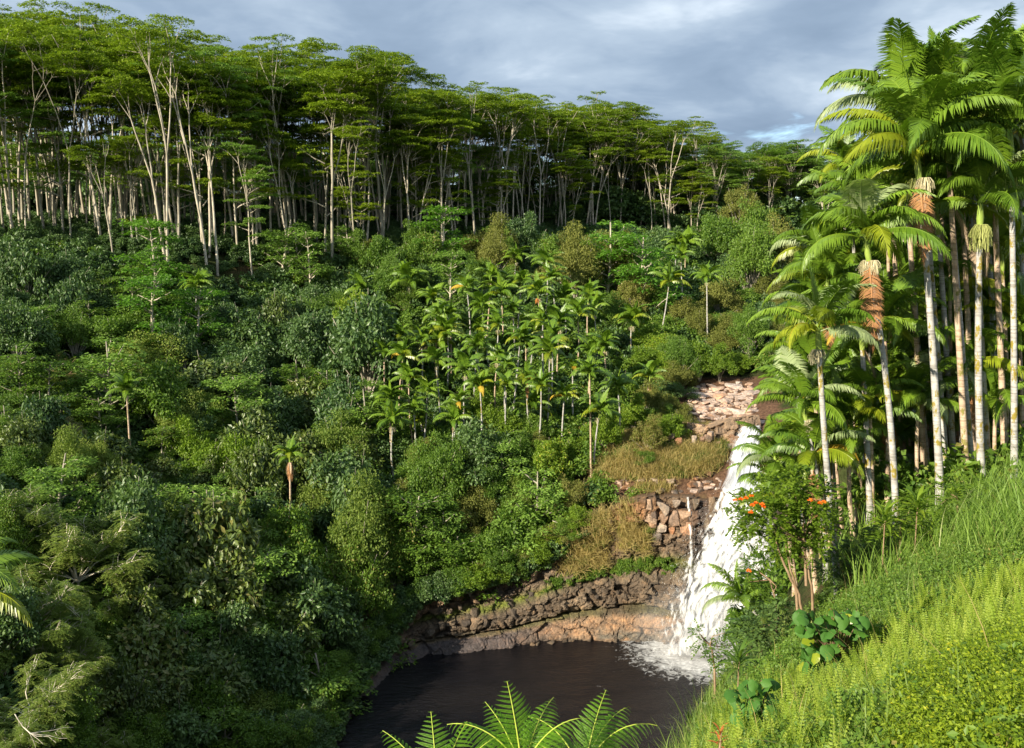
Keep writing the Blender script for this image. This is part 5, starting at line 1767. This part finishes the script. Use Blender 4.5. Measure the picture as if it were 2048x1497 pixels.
# ------------------------------------------------------------------ flowering tree and shrubs by the falls
def sprig_tree(name, blobs, stems, Y, leaf, n_rib, ln, w, label, cat, bark='brown_bark', flowers=(), seed=1, m=9, rl=.38):
    r = np.random.default_rng(seed)
    root = bpy.data.objects.new(name, None); COL.objects.link(root)
    b0 = at(stems[0][0][0], stems[0][0][1], Y)
    root.location = b0
    cb = MB(); tb = MB()
    for (px, py, rp) in blobs:
        c = at(px, py, Y + r.uniform(-.6, .6)) - b0; rad = rp * Y / FPX
        for k in range(int(n_rib * 1.9 * (rp / 50) ** 2)):
            v = r.normal(0, 1, 3); v /= np.linalg.norm(v)
            st = c + v * rad * r.uniform(.35, 1.0)
            d = v * .8 + r.normal(0, .5, 3) + np.array([0, 0, .1]); d /= np.linalg.norm(d)
            tt = np.linspace(.1, 1, m)
            l_ = rl * r.uniform(.7, 1.2)
            rib = st + d * l_ * tt[:, None] + np.array([0, 0, -.3]) * (tt ** 2)[:, None] * l_
            sd_ = np.cross(d, [0, 0, 1]); sd_ /= np.linalg.norm(sd_) + 1e-6
            rv = np.full(m, r.random())
            for sg in (-1, 1):
                cb.leaves(rib, sd_ * sg + d * .5 + r.normal(0, .15, (m, 3)), np.array([0, 0, 1.]) + r.normal(0, .3, (m, 3)), ln, w, 0, .1, rv)
        # limb to the clump
        s0 = at(stems[-1][-1][0], stems[-1][-1][1], Y) - b0
        mid = (s0 + c) / 2 + r.normal(0, .12, 3)
        tb.tube(np.array([s0, mid, c]), [.026, .018, .009], 4)
    for st in stems:
        P, _ = resample(np.array([at(a, b_, Y) for a, b_ in st]) - b0, .25)
        P[0, 2] -= .8
        tb.tube(P + r.normal(0, .012, P.shape), np.linspace(.05, .028, len(P)), 6)
    link('trunk', tb.mesh('trunk', [M[bark]], True), root)
    link('crown', cb.mesh('crown', [M[leaf]]), root)
    for (px, py) in flowers:
        fbm_ = MB()
        n = 26
        v = r.normal(0, 1, (n, 3)); v[:, 2] = np.abs(v[:, 2]); v /= np.linalg.norm(v, axis=1)[:, None]
        fbm_.leaves(v * .03, v, r.normal(0, 1, (n, 3)), .13, .075, 0, .15)
        f = link('flower', fbm_.mesh('flower', [M['flower_orange']]), root)
        f.location = at(px, py, Y - 1.2) - b0
        f.scale = (.6, .6, .55)
    tag(root, label, cat)
    return root


sprig_tree('flowering_tree', [(1500, 1015, 40), (1545, 985, 40), (1600, 985, 48), (1640, 1000, 42), (1545, 1040, 45), (1600, 1050, 50), (1650, 1045, 36), (1480, 1040, 26), (1570, 1085, 36), (1500, 1060, 30), (1630, 1090, 28), (1580, 960, 30)],
           [[(1626, 1240), (1624, 1180), (1612, 1110), (1606, 1070)], [(1606, 1240), (1598, 1190), (1578, 1130), (1572, 1090)], [(1598, 1190), (1560, 1110), (1545, 1050)], [(1614, 1120), (1606, 1085)]],
           29.0, 'bright_leaf', 58, .13, .065, 'slender flowering tree with orange blossoms in front of the falls', 'tree',
           flowers=[(1470, 1002), (1482, 1000), (1492, 998), (1503, 994), (1512, 1008), (1505, 1012), (1524, 1010), (1502, 1026), (1620, 1002), (1640, 1008), (1648, 1006), (1526, 1015)], seed=4)
sprig_tree('shrub', [(1510, 1130, 30), (1530, 1160, 26), (1495, 1150, 20), (1545, 1190, 26)], [[(1552, 1300), (1556, 1220), (1540, 1160)]], 30.0, 'mid_leaf', 60, .10, .05, 'leafy shrub with one orange bloom left of the flowering tree', 'shrub',
           flowers=[(1498, 1143)], seed=5)
sprig_tree('shrub', [(1720, 1090, 40), (1760, 1110, 32), (1690, 1120, 34), (1740, 1140, 34), (1660, 1140, 30), (1700, 1160, 36)], [[(1700, 1210), (1705, 1160), (1700, 1130)]], 31.0, 'deep_leaf', 60, .11, .055, 'dark green compound-leaved shrub between the flowering tree and the palm feet', 'shrub', seed=6)
sprig_tree('shrub', [(1405, 1275, 20), (1415, 1300, 24), (1440, 1310, 26), (1470, 1290, 22), (1395, 1260, 12), (1455, 1265, 14), (1430, 1340, 26)], [[(1430, 1360), (1428, 1320), (1420, 1290)]], 33.0, 'mid_leaf', 46, .13, .07, 'sparse twiggy shrub standing against the white foot of the falls', 'shrub', seed=7, m=4, rl=.3)
sprig_tree('shrub', [(1530, 1250, 40), (1500, 1270, 36), (1560, 1230, 30), (1480, 1330, 34), (1520, 1310, 34)], [[(1520, 1370), (1520, 1300), (1515, 1270)]], 29.0, 'deep_leaf', 44, .14, .06, 'dark low shrub under the young palm', 'shrub', seed=8)
sprig_tree('shrub', [(1900, 985, 30), (1930, 1000, 28), (1960, 990, 24), (1880, 1010, 24)], [[(1915, 1060), (1915, 1010), (1915, 995)]], 29.0, 'bright_leaf', 50, .2, .06, 'bright leafy shrub at the feet of the tall right palms', 'shrub', seed=9, m=5)
sprig_tree('shrub', [(1790, 1040, 32), (1820, 1020, 28), (1850, 1050, 24), (1760, 1060, 22)], [[(1800, 1110), (1802, 1060), (1805, 1040)]], 30.0, 'bright_leaf', 46, .22, .07, 'bright strap-leaved shrub left of the tallest palm\'s foot', 'shrub', seed=10, m=5)


# ------------------------------------------------------------------ heart-leaved shrubs
def heart_leaf_mesh(seed):
    r = np.random.default_rng(seed)
    n = 14
    th = np.linspace(-math.pi, math.pi, n, endpoint=False)
    rr = .5 * (1 + .20 * np.cos(th) + .30 * np.exp(-(th / .33) ** 2)) * (1 - .35 * np.exp(-((np.abs(th) - math.pi) / .35) ** 2))
    x = np.cos(th) * rr * 1.05 + .32; y = np.sin(th) * rr * .95
    z = -.45 * np.abs(y) - .22 * (x - .2) ** 2 + .06 * np.sin(th * 5) + r.normal(0, .012, n)
    V = [(0.3, 0, .03)] + list(zip(x, y, z))
    F = [(0, i + 1, (i + 1) % n + 1) for i in range(n)]
    b = MB(); b.add(np.array(V), np.array(F), 0, np.full(n + 1, .5))
    return b.mesh('leaf', [M['heart_leaf']], True)


HEART = [heart_leaf_mesh(k) for k in range(4)]


def heart_shrub(zones, Y, label, seed, size=.42):
    r = random.Random(seed)
    root = bpy.data.objects.new('heart_leaf_shrub', None); COL.objects.link(root)
    cx = sum(z[0] for z in zones) / len(zones); by = max(z[1] + z[3] for z in zones) + 60
    b0 = at(cx, by, Y + .5); b0[2] = float(H(b0[0], b0[1])); root.location = b0
    tb = MB()
    for (px, py, wx, wy, n) in zones:
        for k in range(n):
            a = px + r.uniform(-wx, wx); c = py + r.uniform(-wy, wy)
            p = at(a, c, Y + r.uniform(-.4, .5)) - b0
            s = size * r.uniform(.40, .70)
            o = link('leaf', HEART[r.randrange(4)], root, [M['palm_yellow'] if r.random() < .05 else M['heart_leaf']])
            o.location = p
            o.rotation_euler = (r.uniform(-.8, .8), r.uniform(.1, 1.15), r.uniform(-3.1, .2))
            o.scale = (s, s, s)
            q = p * np.array([.4, .4, .55])
            tb.tube(np.array([[0, 0, -.3], q * .6, q + [0, 0, .1], p]), [.022, .016, .01, .007], 4)
    link('stem', tb.mesh('stem', [M['brown_bark']], True), root)
    tag(root, label, 'shrub', 'big-leaved shrubs on the near bank')


heart_shrub([(1660, 1238, 68, 22, 52), (1640, 1305, 38, 30, 40), (1720, 1250, 20, 20, 16)], 18.5, 'heart-leaved shrub with big round leaves below the flowering tree', 1)
heart_shrub([(1500, 1395, 44, 38, 46), (1505, 1430, 20, 20, 14)], 15.0, 'heart-leaved shrub low over the grass near the pool', 2, .34)
heart_shrub([(1700, 1352, 24, 18, 8), (1610, 1395, 30, 14, 8)], 16.0, 'small heart-leaved seedling among the ferns', 3, .32)


# red-leaved plant in the grass
def strap_plant(px, py, Y, n, ln, w, leaf, label, name, seed, h=.6):
    r = np.random.default_rng(seed)
    root = bpy.data.objects.new(name, None); COL.objects.link(root)
    p = at(px, py, Y); g = float(H(p[0], p[1])); root.location = (p[0], p[1], p[2] - h)
    tb = MB(); tb.tube(np.array([[0, 0, min(0, g - p[2] + h) - .2], [0, 0, h * .5], [.02, 0, h]]), [.02, .018, .012], 5)
    link('stem', tb.mesh('stem', [M['brown_bark']], True), root)
    for k in range(n):
        az = k * 2.4; el = 1.3 - k / n * 1.1
        t = np.linspace(0, 1, 6)
        b = MB()
        a = el - t * 1.1
        x = np.concatenate([[0], np.cumsum(np.cos(a[:-1]))]) / 5 * ln; z = np.concatenate([[0], np.cumsum(np.sin(a[:-1]))]) / 5 * ln
        wd = w * np.array([.35, .8, 1, .9, .6, .03])
        V = np.concatenate([np.stack([x, wd / 2, z + wd * .2], 1), np.stack([x, x * 0, z], 1), np.stack([x, -wd / 2, z + wd * .2], 1)])
        F = [(i, i + 1, i + 7, i + 6) for i in range(5)] + [(i + 6, i + 7, i + 13, i + 12) for i in range(5)]
        b.add(V, np.array(F), 0, np.full(len(V), r.random()))
        o = link('leaf', b.mesh('leaf', [M[leaf]], True), root)
        o.location = (0, 0, h - k / n * h * .5); o.rotation_euler = (0, 0, az)
    tag(root, label, 'plant')
    return root


strap_plant(1440, 1465, 12.5, 14, .19, .035, 'red_leaf', 'red-orange ti plant standing in the grass at the bottom', 'ti_plant', 1)
strap_plant(1478, 1318, 24, 22, .75, .09, 'mid_leaf', 'dark strap-leaved clump under the shrub by the falls', 'strap_leaved_plant', 2)
strap_plant(1835, 1010, 29, 20, .9, .12, 'bright_leaf', 'bright strap-leaved plant between the palm feet', 'strap_leaved_plant', 3)
strap_plant(1770, 1035, 29, 18, .8, .13, 'bright_leaf', 'bright strap-leaved plant left of the shrub at the palm feet', 'strap_leaved_plant', 4)

# ------------------------------------------------------------------ tree ferns at the lower edge
def pinna_mesh(seed, ln=.30):
    r = np.random.default_rng(seed)
    b = MB()
    n = 21
    t = np.linspace(.03, 1, n)
    x = t * ln; z = -.22 * ln * t ** 2 - .12 * ln * t ** 4
    P = np.stack([x, x * 0, z], 1)
    b.tube(P[::4], np.linspace(.0035, .001, len(P[::4])), 3, 0)
    b.r[-1] = np.full(len(b.r[-1]), 1.0)
    pl = .034 * np.interp(t, [0, .15, .6, 1], [.8, 1, .8, .12]) * (ln / .30) ** .5
    for sg in (-1, 1):
        d = np.stack([np.full(n, .35), np.full(n, sg * 1.0), np.full(n, -.12)], 1) + r.normal(0, .05, (n, 3))
        b.leaves(P, d, np.array([0, 0, 1.]) + r.normal(0, .12, (n, 3)), pl, .0125, 0, .1, np.full(n, .3) + r.random(n) * .4)
    return b.mesh('pinna', [M['tree_fern_leaf']])


PINNA = [pinna_mesh(k) for k in range(3)]


def tree_fern(px, py, Y, fr, label, seed, L=.92):
    r = random.Random(seed)
    root = bpy.data.objects.new('tree_fern', None); COL.objects.link(root)
    c = at(px, py, Y); g = float(H(c[0], c[1])); root.location = (c[0], c[1], g)
    hz = c[2] - g
    tb = MB(); tb.tube(np.array([[0, 0, -.3], [0.03, 0, hz * .5], [0, 0, hz]]), [.09, .07, .06], 8)
    link('trunk', tb.mesh('trunk', [M['brown_bark']], True), root)
    for (az, e0, e1, s) in fr:
        n = 14
        t = np.linspace(0, 1, n)
        a = R(e0) + (R(e1) - R(e0)) * t ** 1.4
        l = L * s
        x = np.concatenate([[0], np.cumsum(np.cos(a[:-1]))]) * l / (n - 1); z = np.concatenate([[0], np.cumsum(np.sin(a[:-1]))]) * l / (n - 1)
        b = MB(); b.tube(np.stack([x, x * 0, z], 1), np.linspace(.011, .003, n), 5)
        f = link('frond', b.mesh('frond', [M['fern_stem']], True), root)
        f.location = (0, 0, hz); f.rotation_euler = (r.uniform(-.15, .15), 0, az)
        m = 17
        for k in range(m):
            tt = .14 + .85 * (k / (m - 1))
            bx, bz = np.interp(tt, t, x), np.interp(tt, t, z)
            an = float(np.interp(tt, t, a))
            pl = float(np.interp(tt, [.16, .4, .7, .9, 1], [.6, .82, .62, .3, .1])) * s
            for sg in (-1, 1):
                p = link('pinna', PINNA[r.randrange(3)], f)
                p.location = (bx, 0, bz)
                # pinna X axis: out to the side, swept towards the tip; its face follows the leaf's face
                X = Vector((math.cos(an) * .62, sg * 1.0, math.sin(an) * .62 - .30 + r.uniform(-.08, .08))).normalized()
                Nn = Vector((-math.sin(an), 0, math.cos(an)))
                Nn = (Nn - X * Nn.dot(X)).normalized()
                Yv = Nn.cross(X)
                mtx = Matrix((X, Yv, Nn)).transposed().to_4x4()
                p.rotation_euler = mtx.to_euler()
                p.scale = (pl * r.uniform(.93, 1.05),) * 3
    tag(root, label, 'fern', 'tree ferns at the lower edge')


tree_fern(1045, 1545, 8.6, [(1.95, 88, 66, .95), (2.9, 64, -25, 1.0), (3.7, 48, -15, .95), (.3, 62, -20, .95), (1.1, 66, -5, .9), (-1.2, 50, 0, .9), (-2.3, 52, 0, .9), (2.4, 70, 30, .8)], 'middle tree fern with one leaf standing straight up before the pool', 1)
tree_fern(1165, 1560, 9.4, [(1.2, 84, 20, 1.05), (.1, 70, -25, 1.15), (.7, 74, -10, 1.05), (2.5, 68, -20, 1.0), (3.1, 52, 0, 1.0), (-.7, 55, 0, 1.0), (-1.7, 50, 0, .9), (-2.6, 52, 0, .9)], 'right tree fern with wide arching bright leaves before the pool', 2)
tree_fern(880, 1610, 8.8, [(1.7, 82, 45, .95), (2.6, 62, 10, 1.0), (3.3, 52, 0, 1.0), (.4, 62, 10, 1.0), (1.0, 68, 20, .9), (-.9, 50, 0, .9), (-2.0, 50, 0, .9)], 'left tree fern, lowest of the three at the bottom edge', 3)


# ------------------------------------------------------------------ near ground cover
def blade_clump(n, ln, w, seed, spread=.25, lean=.5, mat='grass_blade', droop=1.3, name='grass', segs=5):
    r = np.random.default_rng(seed)
    b = MB()
    for k in range(n):
        az = r.uniform(0, 6.28); l = ln * r.uniform(.55, 1.15)
        t = np.linspace(0, 1, segs)
        a0 = 1.57 - r.uniform(.05, lean)
        a = a0 - droop * t ** 1.5 * r.uniform(.5, 1.2)
        x = np.concatenate([[0], np.cumsum(np.cos(a[:-1]))]) * l / (segs - 1); z = np.concatenate([[0], np.cumsum(np.sin(a[:-1]))]) * l / (segs - 1)
        c, s = math.cos(az), math.sin(az)
        ox, oy = r.normal(0, spread, 2)
        wd = w * np.interp(t, [0, .4, 1], [.7, 1, .06]) * r.uniform(.7, 1.2)
        ph = r.uniform(0, 3.14)
        sx, sy = -s * math.cos(ph) + c * math.sin(ph) * .3, c * math.cos(ph) + s * math.sin(ph) * .3
        L_ = np.stack([ox + x * c + sx * wd / 2, oy + x * s + sy * wd / 2, z], 1); R_ = np.stack([ox + x * c - sx * wd / 2, oy + x * s - sy * wd / 2, z], 1)
        F = [(i, i + 1, i + 1 + segs, i + segs) for i in range(segs - 1)]
        b.add(np.concatenate([L_, R_]), np.array(F), 0, np.full(2 * segs, r.random()))
    return b.mesh(name, [M[mat]])


def fern_clump(n, ln, seed, mat='fern_leaf', pin=.085, erect=1.2, pairs=20):
    r = np.random.default_rng(seed)
    b = MB()
    for k in range(n):
        az = k * 2.4 + r.uniform(-.5, .5); l = ln * r.uniform(.65, 1.15)
        t = np.linspace(0, 1, pairs)
        a = erect * r.uniform(.8, 1.15) - t ** 1.6 * r.uniform(.1, .9)
        x = np.concatenate([[0], np.cumsum(np.cos(a[:-1]))]) * l / (pairs - 1); z = np.concatenate([[0], np.cumsum(np.sin(a[:-1]))]) * l / (pairs - 1)
        c, s = math.cos(az), math.sin(az)
        P = np.stack([x * c, x * s, z], 1)
        b.tube(P[::3], np.linspace(.004, .0015, len(P[::3])), 3)
        T = np.gradient(P, axis=0); T /= np.linalg.norm(T, axis=1)[:, None]
        sd_ = np.array([-s, c, 0])
        prof = pin * np.interp(t, [0, .2, .6, 1], [.4, 1, .85, .1])
        nn = np.cross(T, np.broadcast_to(sd_, T.shape))
        rv = np.full(pairs, r.random())
        for sg in (-1, 1):
            b.leaves(P, sd_ * sg + T * .3 + r.normal(0, .08, T.shape), nn + r.normal(0, .25, T.shape), prof, .020 * ln / .7, 0, .05, rv)
    return b.mesh('fern', [M[mat]])


def in_polys(px, py, polys):
    o = np.zeros(len(px), bool)
    for P in polys:
        c = np.zeros(len(px), bool); n = len(P)
        for k in range(n):
            x1, y1 = P[k]; x2, y2 = P[(k + 1) % n]
            c ^= ((y1 > py) != (y2 > py)) & (px < (x2 - x1) * (py - y1) / (y2 - y1 + 1e-9) + x1)
        o |= c
    return o


def near_scatter(name, me, n, polys, sc0, sc1, label, xr=(-2, 30), yr=(5, 45), lift=0.0, lean=0.0):
    pts, px, py = area_pts(n, xr, yr, lambda x, y, z, px, py: in_polys(px, py, polys))
    kk = sines(pts[:, 0], pts[:, 1], len(name) + n, 1.1) + RG.normal(0, .35, len(pts)) > (-.25 if name == 'fern' else -.9)
    pts = pts[kk]
    pts[:, 2] += lift
    print(name, len(pts))
    return scatter_stuff(name, me, pts, RG.uniform(sc0, sc1, len(pts)), label=label, lean=lean)


OUT = 2300
NEARALL = [(1230, 1620), (1330, 1420), (1400, 1330), (1500, 1250), (1640, 1170), (1700, 1120), (1860, 1040), (OUT, 980), (OUT, 1700), (1230, 1700)]
# low leaf carpet everywhere on the near bank
near_scatter('ground_cover', broad_tree(301, .32, .075, .045, .16, 8)[1], 15000, [NEARALL], .5, 1.2, 'bright small-leaved ground cover on the near bank', xr=(0, 26), yr=(5, 34))
bpy.data.meshes[-1] if False else None
FERNZ = [[(1380, 1620), (1420, 1460), (1560, 1400), (1700, 1330), (1900, 1230), (2100, 1180), (OUT, 1180), (OUT, 1330), (2000, 1380), (1880, 1440), (1800, 1520), (1780, 1650)]]
near_scatter('fern', fern_clump(7, .80, 311, erect=1.42, pin=.06, pairs=26), 9000, FERNZ, .35, 1.25, 'light green upright fern fronds covering the near slope', xr=(1, 14), yr=(5, 24))
near_scatter('fern', fern_clump(9, .42, 312, 'mid_leaf', erect=.9), 6500, [NEARALL], .5, 1.1, 'mid green low ferns under the upright ones', xr=(0, 18), yr=(5, 28))
MOUNDZ = [[(1560, 1320), (1700, 1230), (1780, 1190), (1850, 1135), (1960, 1110), (OUT, 1090), (OUT, 1300), (1900, 1290), (1750, 1340), (1640, 1400)]]
near_scatter('fern', fern_clump(14, .42, 313, 'mound_leaf', pin=.07, erect=.75, pairs=14), 9500, MOUNDZ, .6, 1.25, 'yellow-green fern mound below the tall grass', xr=(3, 24), yr=(11, 32))
CORNER = [[(1790, 1620), (1830, 1470), (1900, 1420), (2048, 1330), (OUT, 1290), (OUT, 1700)]]
cme2 = broad_tree(302, .30, .038, .024, .13, 9)[1]; cme2.materials[0] = M['mound_leaf']
near_scatter('ground_cover', cme2, 13000, CORNER, .6, 1.2, 'vivid tiny-leaved creeper in the lower right corner', xr=(2, 9), yr=(5, 14), lift=.1)
G_A = blade_clump(34, 1.15, .022, 321)
G_B = blade_clump(26, 1.9, .048, 322, .4, .5, 'grass_blue', 1.2)
GRASSZ = [[(1230, 1620), (1290, 1460), (1340, 1400), (1430, 1320), (1540, 1240), (1600, 1240), (1560, 1330), (1480, 1400), (1440, 1500), (1400, 1620)]]
near_scatter('grass', G_A, 2600, GRASSZ, .5, 1.1, 'long bright grass on the brink over the pool', xr=(-1, 14), yr=(8, 40))
TALLZ = [[(1640, 1190), (1660, 1110), (1740, 1080), (1860, 1030), (1900, 1000), (OUT, 960), (OUT, 1100), (1960, 1120), (1840, 1150), (1740, 1200)]]
near_scatter('grass', G_B, 2000, TALLZ, .55, 1.1, 'tall reedy grass in front of the palm feet', xr=(6, 34), yr=(18, 42))
near_scatter('grass', G_A, 2600, [NEARALL], .3, .75, 'loose grass blades sticking out of the ground cover', xr=(0, 16), yr=(6, 26))
near_scatter('straw_grass', blade_clump(7, 1.0, .012, 341, .3, 1.0, 'straw', 1.4, 'straw_grass'), 420, [NEARALL], .5, 1.1, 'dry stalks and dead blades scattered over the near bank', xr=(0, 20), yr=(6, 32))
near_scatter('ground_cover', broad_tree(304, .4, .085, .05, .35, 7)[1], 900, [NEARALL], .4, 1.0, 'patches of broader mid green weeds among the ferns', xr=(0, 20), yr=(6, 30))
FARR = [(1500, 1290), (1560, 1180), (1640, 1050), (OUT, 960), (OUT, 860), (1500, 860)]
cme3 = broad_tree(303, .9, .26, .16, 1.2, 8)[1]; cme3.materials[0] = M['mid_leaf']
near_scatter('undergrowth', cme3, 7000, [[(1480, 1330), (1560, 1200), (1640, 1050), (OUT, 1000), (OUT, 500), (1500, 500), (1500, 900)]], .6, 1.4, 'dense leafy growth between and behind the palms', xr=(8, 70), yr=(34, 110))

# ------------------------------------------------------------------ straw grass hanging on the cliff and ledges
S_A = blade_clump(46, 1.5, .05, 331, .35, .9, 'straw', 2.6, 'straw_grass')
S_B = blade_clump(40, 1.1, .05, 332, .35, .8, 'grass_blade', 1.9, 'grass')
pts = []
for px0, px1, z0, z1, n in [(1130, 1190, .60, 1.0, 110), (1190, 1215, .75, 1.0, 30), (1236, 1268, .66, 1.0, 70), (1268, 1300, .62, .78, 24), (1120, 1210, .55, .64, 24)]:
    for k in range(n):
        p, nn = cliff_pos(np.array(s_of_px(random.uniform(px0, px1))), np.array(random.uniform(z0, z1)), .25)
        pts.append(p)
pts = np.array(pts)
k = RG.random(len(pts)) < .75
scatter_stuff('straw_grass', S_A, pts[k], RG.uniform(.8, 1.5, k.sum()), label='dry golden grass hanging down the cliff face', lean=.45)
scatter_stuff('grass', S_B, pts[~k], RG.uniform(.6, 1.1, (~k).sum()), label='green grass hanging down the cliff face', lean=.45)
LEDGE = [[(1185, 965), (1215, 905), (1290, 860), (1340, 850), (1450, 872), (1442, 925), (1400, 952), (1300, 958)]]
pl, a_, b_ = area_pts(15000, (5, 40), (108, 135), lambda x, y, z, px, py: in_polys(px, py, LEDGE))
TERR = [[(1185, 985), (1190, 955), (1300, 950), (1400, 948), (1405, 984)]]
pl2, a_, b_ = area_pts(5000, (5, 40), (108, 122), lambda x, y, z, px, py: in_polys(px, py, TERR))
pl2 = pl2[sines(pl2[:, 0], pl2[:, 1], 55, .8) > .1]
pl = np.concatenate([pl, pl2])
k = sines(pl[:, 0], pl[:, 1], 77, 1.6) + RG.normal(0, .5, len(pl)) < .25
scatter_stuff('straw_grass', S_A, pl[k], RG.uniform(.7, 1.7, k.sum()), label='dry golden grass on the slope between the two rock steps')
scatter_stuff('grass', S_B, pl[~k], RG.uniform(.8, 1.6, (~k).sum()), label='green grass on the slope between the two rock steps')
print('ledge', len(pl))
# creepers down the cliff at left and along the mossy band
cr_a = broad_tree(401, .7, .20, .13, 1.2, 8, .5)[1]; cr_a.materials[0] = M['mid_leaf']
cr_b = broad_tree(402, .8, .26, .16, 1.2, 8, .5)[1]; cr_b.materials[0] = M['deep_leaf']
p1 = []; p2 = []
VEG_P, VEG_Z = [520, 600, 680, 780, 850, 950, 1050, 1100, 1140, 1170], [0.0, 0.0, 0.6, 2.2, 5.6, 6.6, 7.2, 8.5, 11, 13]
for k in range(1700):
    px = random.uniform(525, 1165)
    s__ = s_of_px(px); t__ = float(np.interp(s__, cs, ctop))
    lo = min(.9, np.interp(px, VEG_P, VEG_Z) / t__)
    p, nn = cliff_pos(np.array(s__), np.array(random.uniform(lo, 1.0)), random.uniform(-.1, .5))
    (p2 if px < 930 or random.random() < .4 else p1).append(p - [0, 0, .6])
for px in np.linspace(540, 1160, 54):
    s__ = s_of_px(px + random.uniform(-8, 8)); t__ = float(np.interp(s__, cs, ctop))
    lo = min(.95, (np.interp(px, VEG_P, VEG_Z) + 1.2) / t__)
    p, nn = cliff_pos(np.array(s__), np.array(random.uniform(lo, 1.0)), .1)
    kd = random.choice([(BROAD_S, 'deep_leaf', 'deep green'), (BROAD_F, 'mid_leaf', 'fine-leaved green'), (BROAD_S, 'mid_leaf', 'mid green'), (BROAD_L, 'deep_leaf', 'deep green large-leaved')] if px < 940 else
                       [(BROAD_F, 'mid_leaf', 'fine-leaved green'), (BROAD_S, 'bright_leaf', 'light green'), (BROAD_F, 'olive_leaf', 'olive green')])
    sc1 = random.uniform(.42, .78)
    o = tree('cliff_edge_shrub', random.choice(kd[0]), tuple(p - [0, 0, 1.5 * sc1 * 1.4]), (sc1, sc1, sc1 * random.uniform(.8, 1.1)), random.uniform(0, 6.28), (M['grey_bark'], M[kd[1]]), 'shrub', 'shrubs clinging to the cliff edge')
    q = project(p); later(o, kd[2] + ' cliff-edge', 'shrub', LM_HILL, (float(q[0]), float(q[1])))
for k in range(90):
    px = random.uniform(1080, 1345)
    p, nn = cliff_pos(np.array(s_of_px(px)), np.array(random.gauss(.535, .02)), .1)
    p1.append(p - [0, 0, .65])
scatter_stuff('creeper', cr_a, np.array(p1), RG.uniform(.35, 1.0, len(p1)), label='light green creeper hanging over the cliff edge')
scatter_stuff('creeper', cr_b, np.array(p2), RG.uniform(.5, 1.2, len(p2)), label='dark creeper hanging over the shaded cliff')

finish_labels()
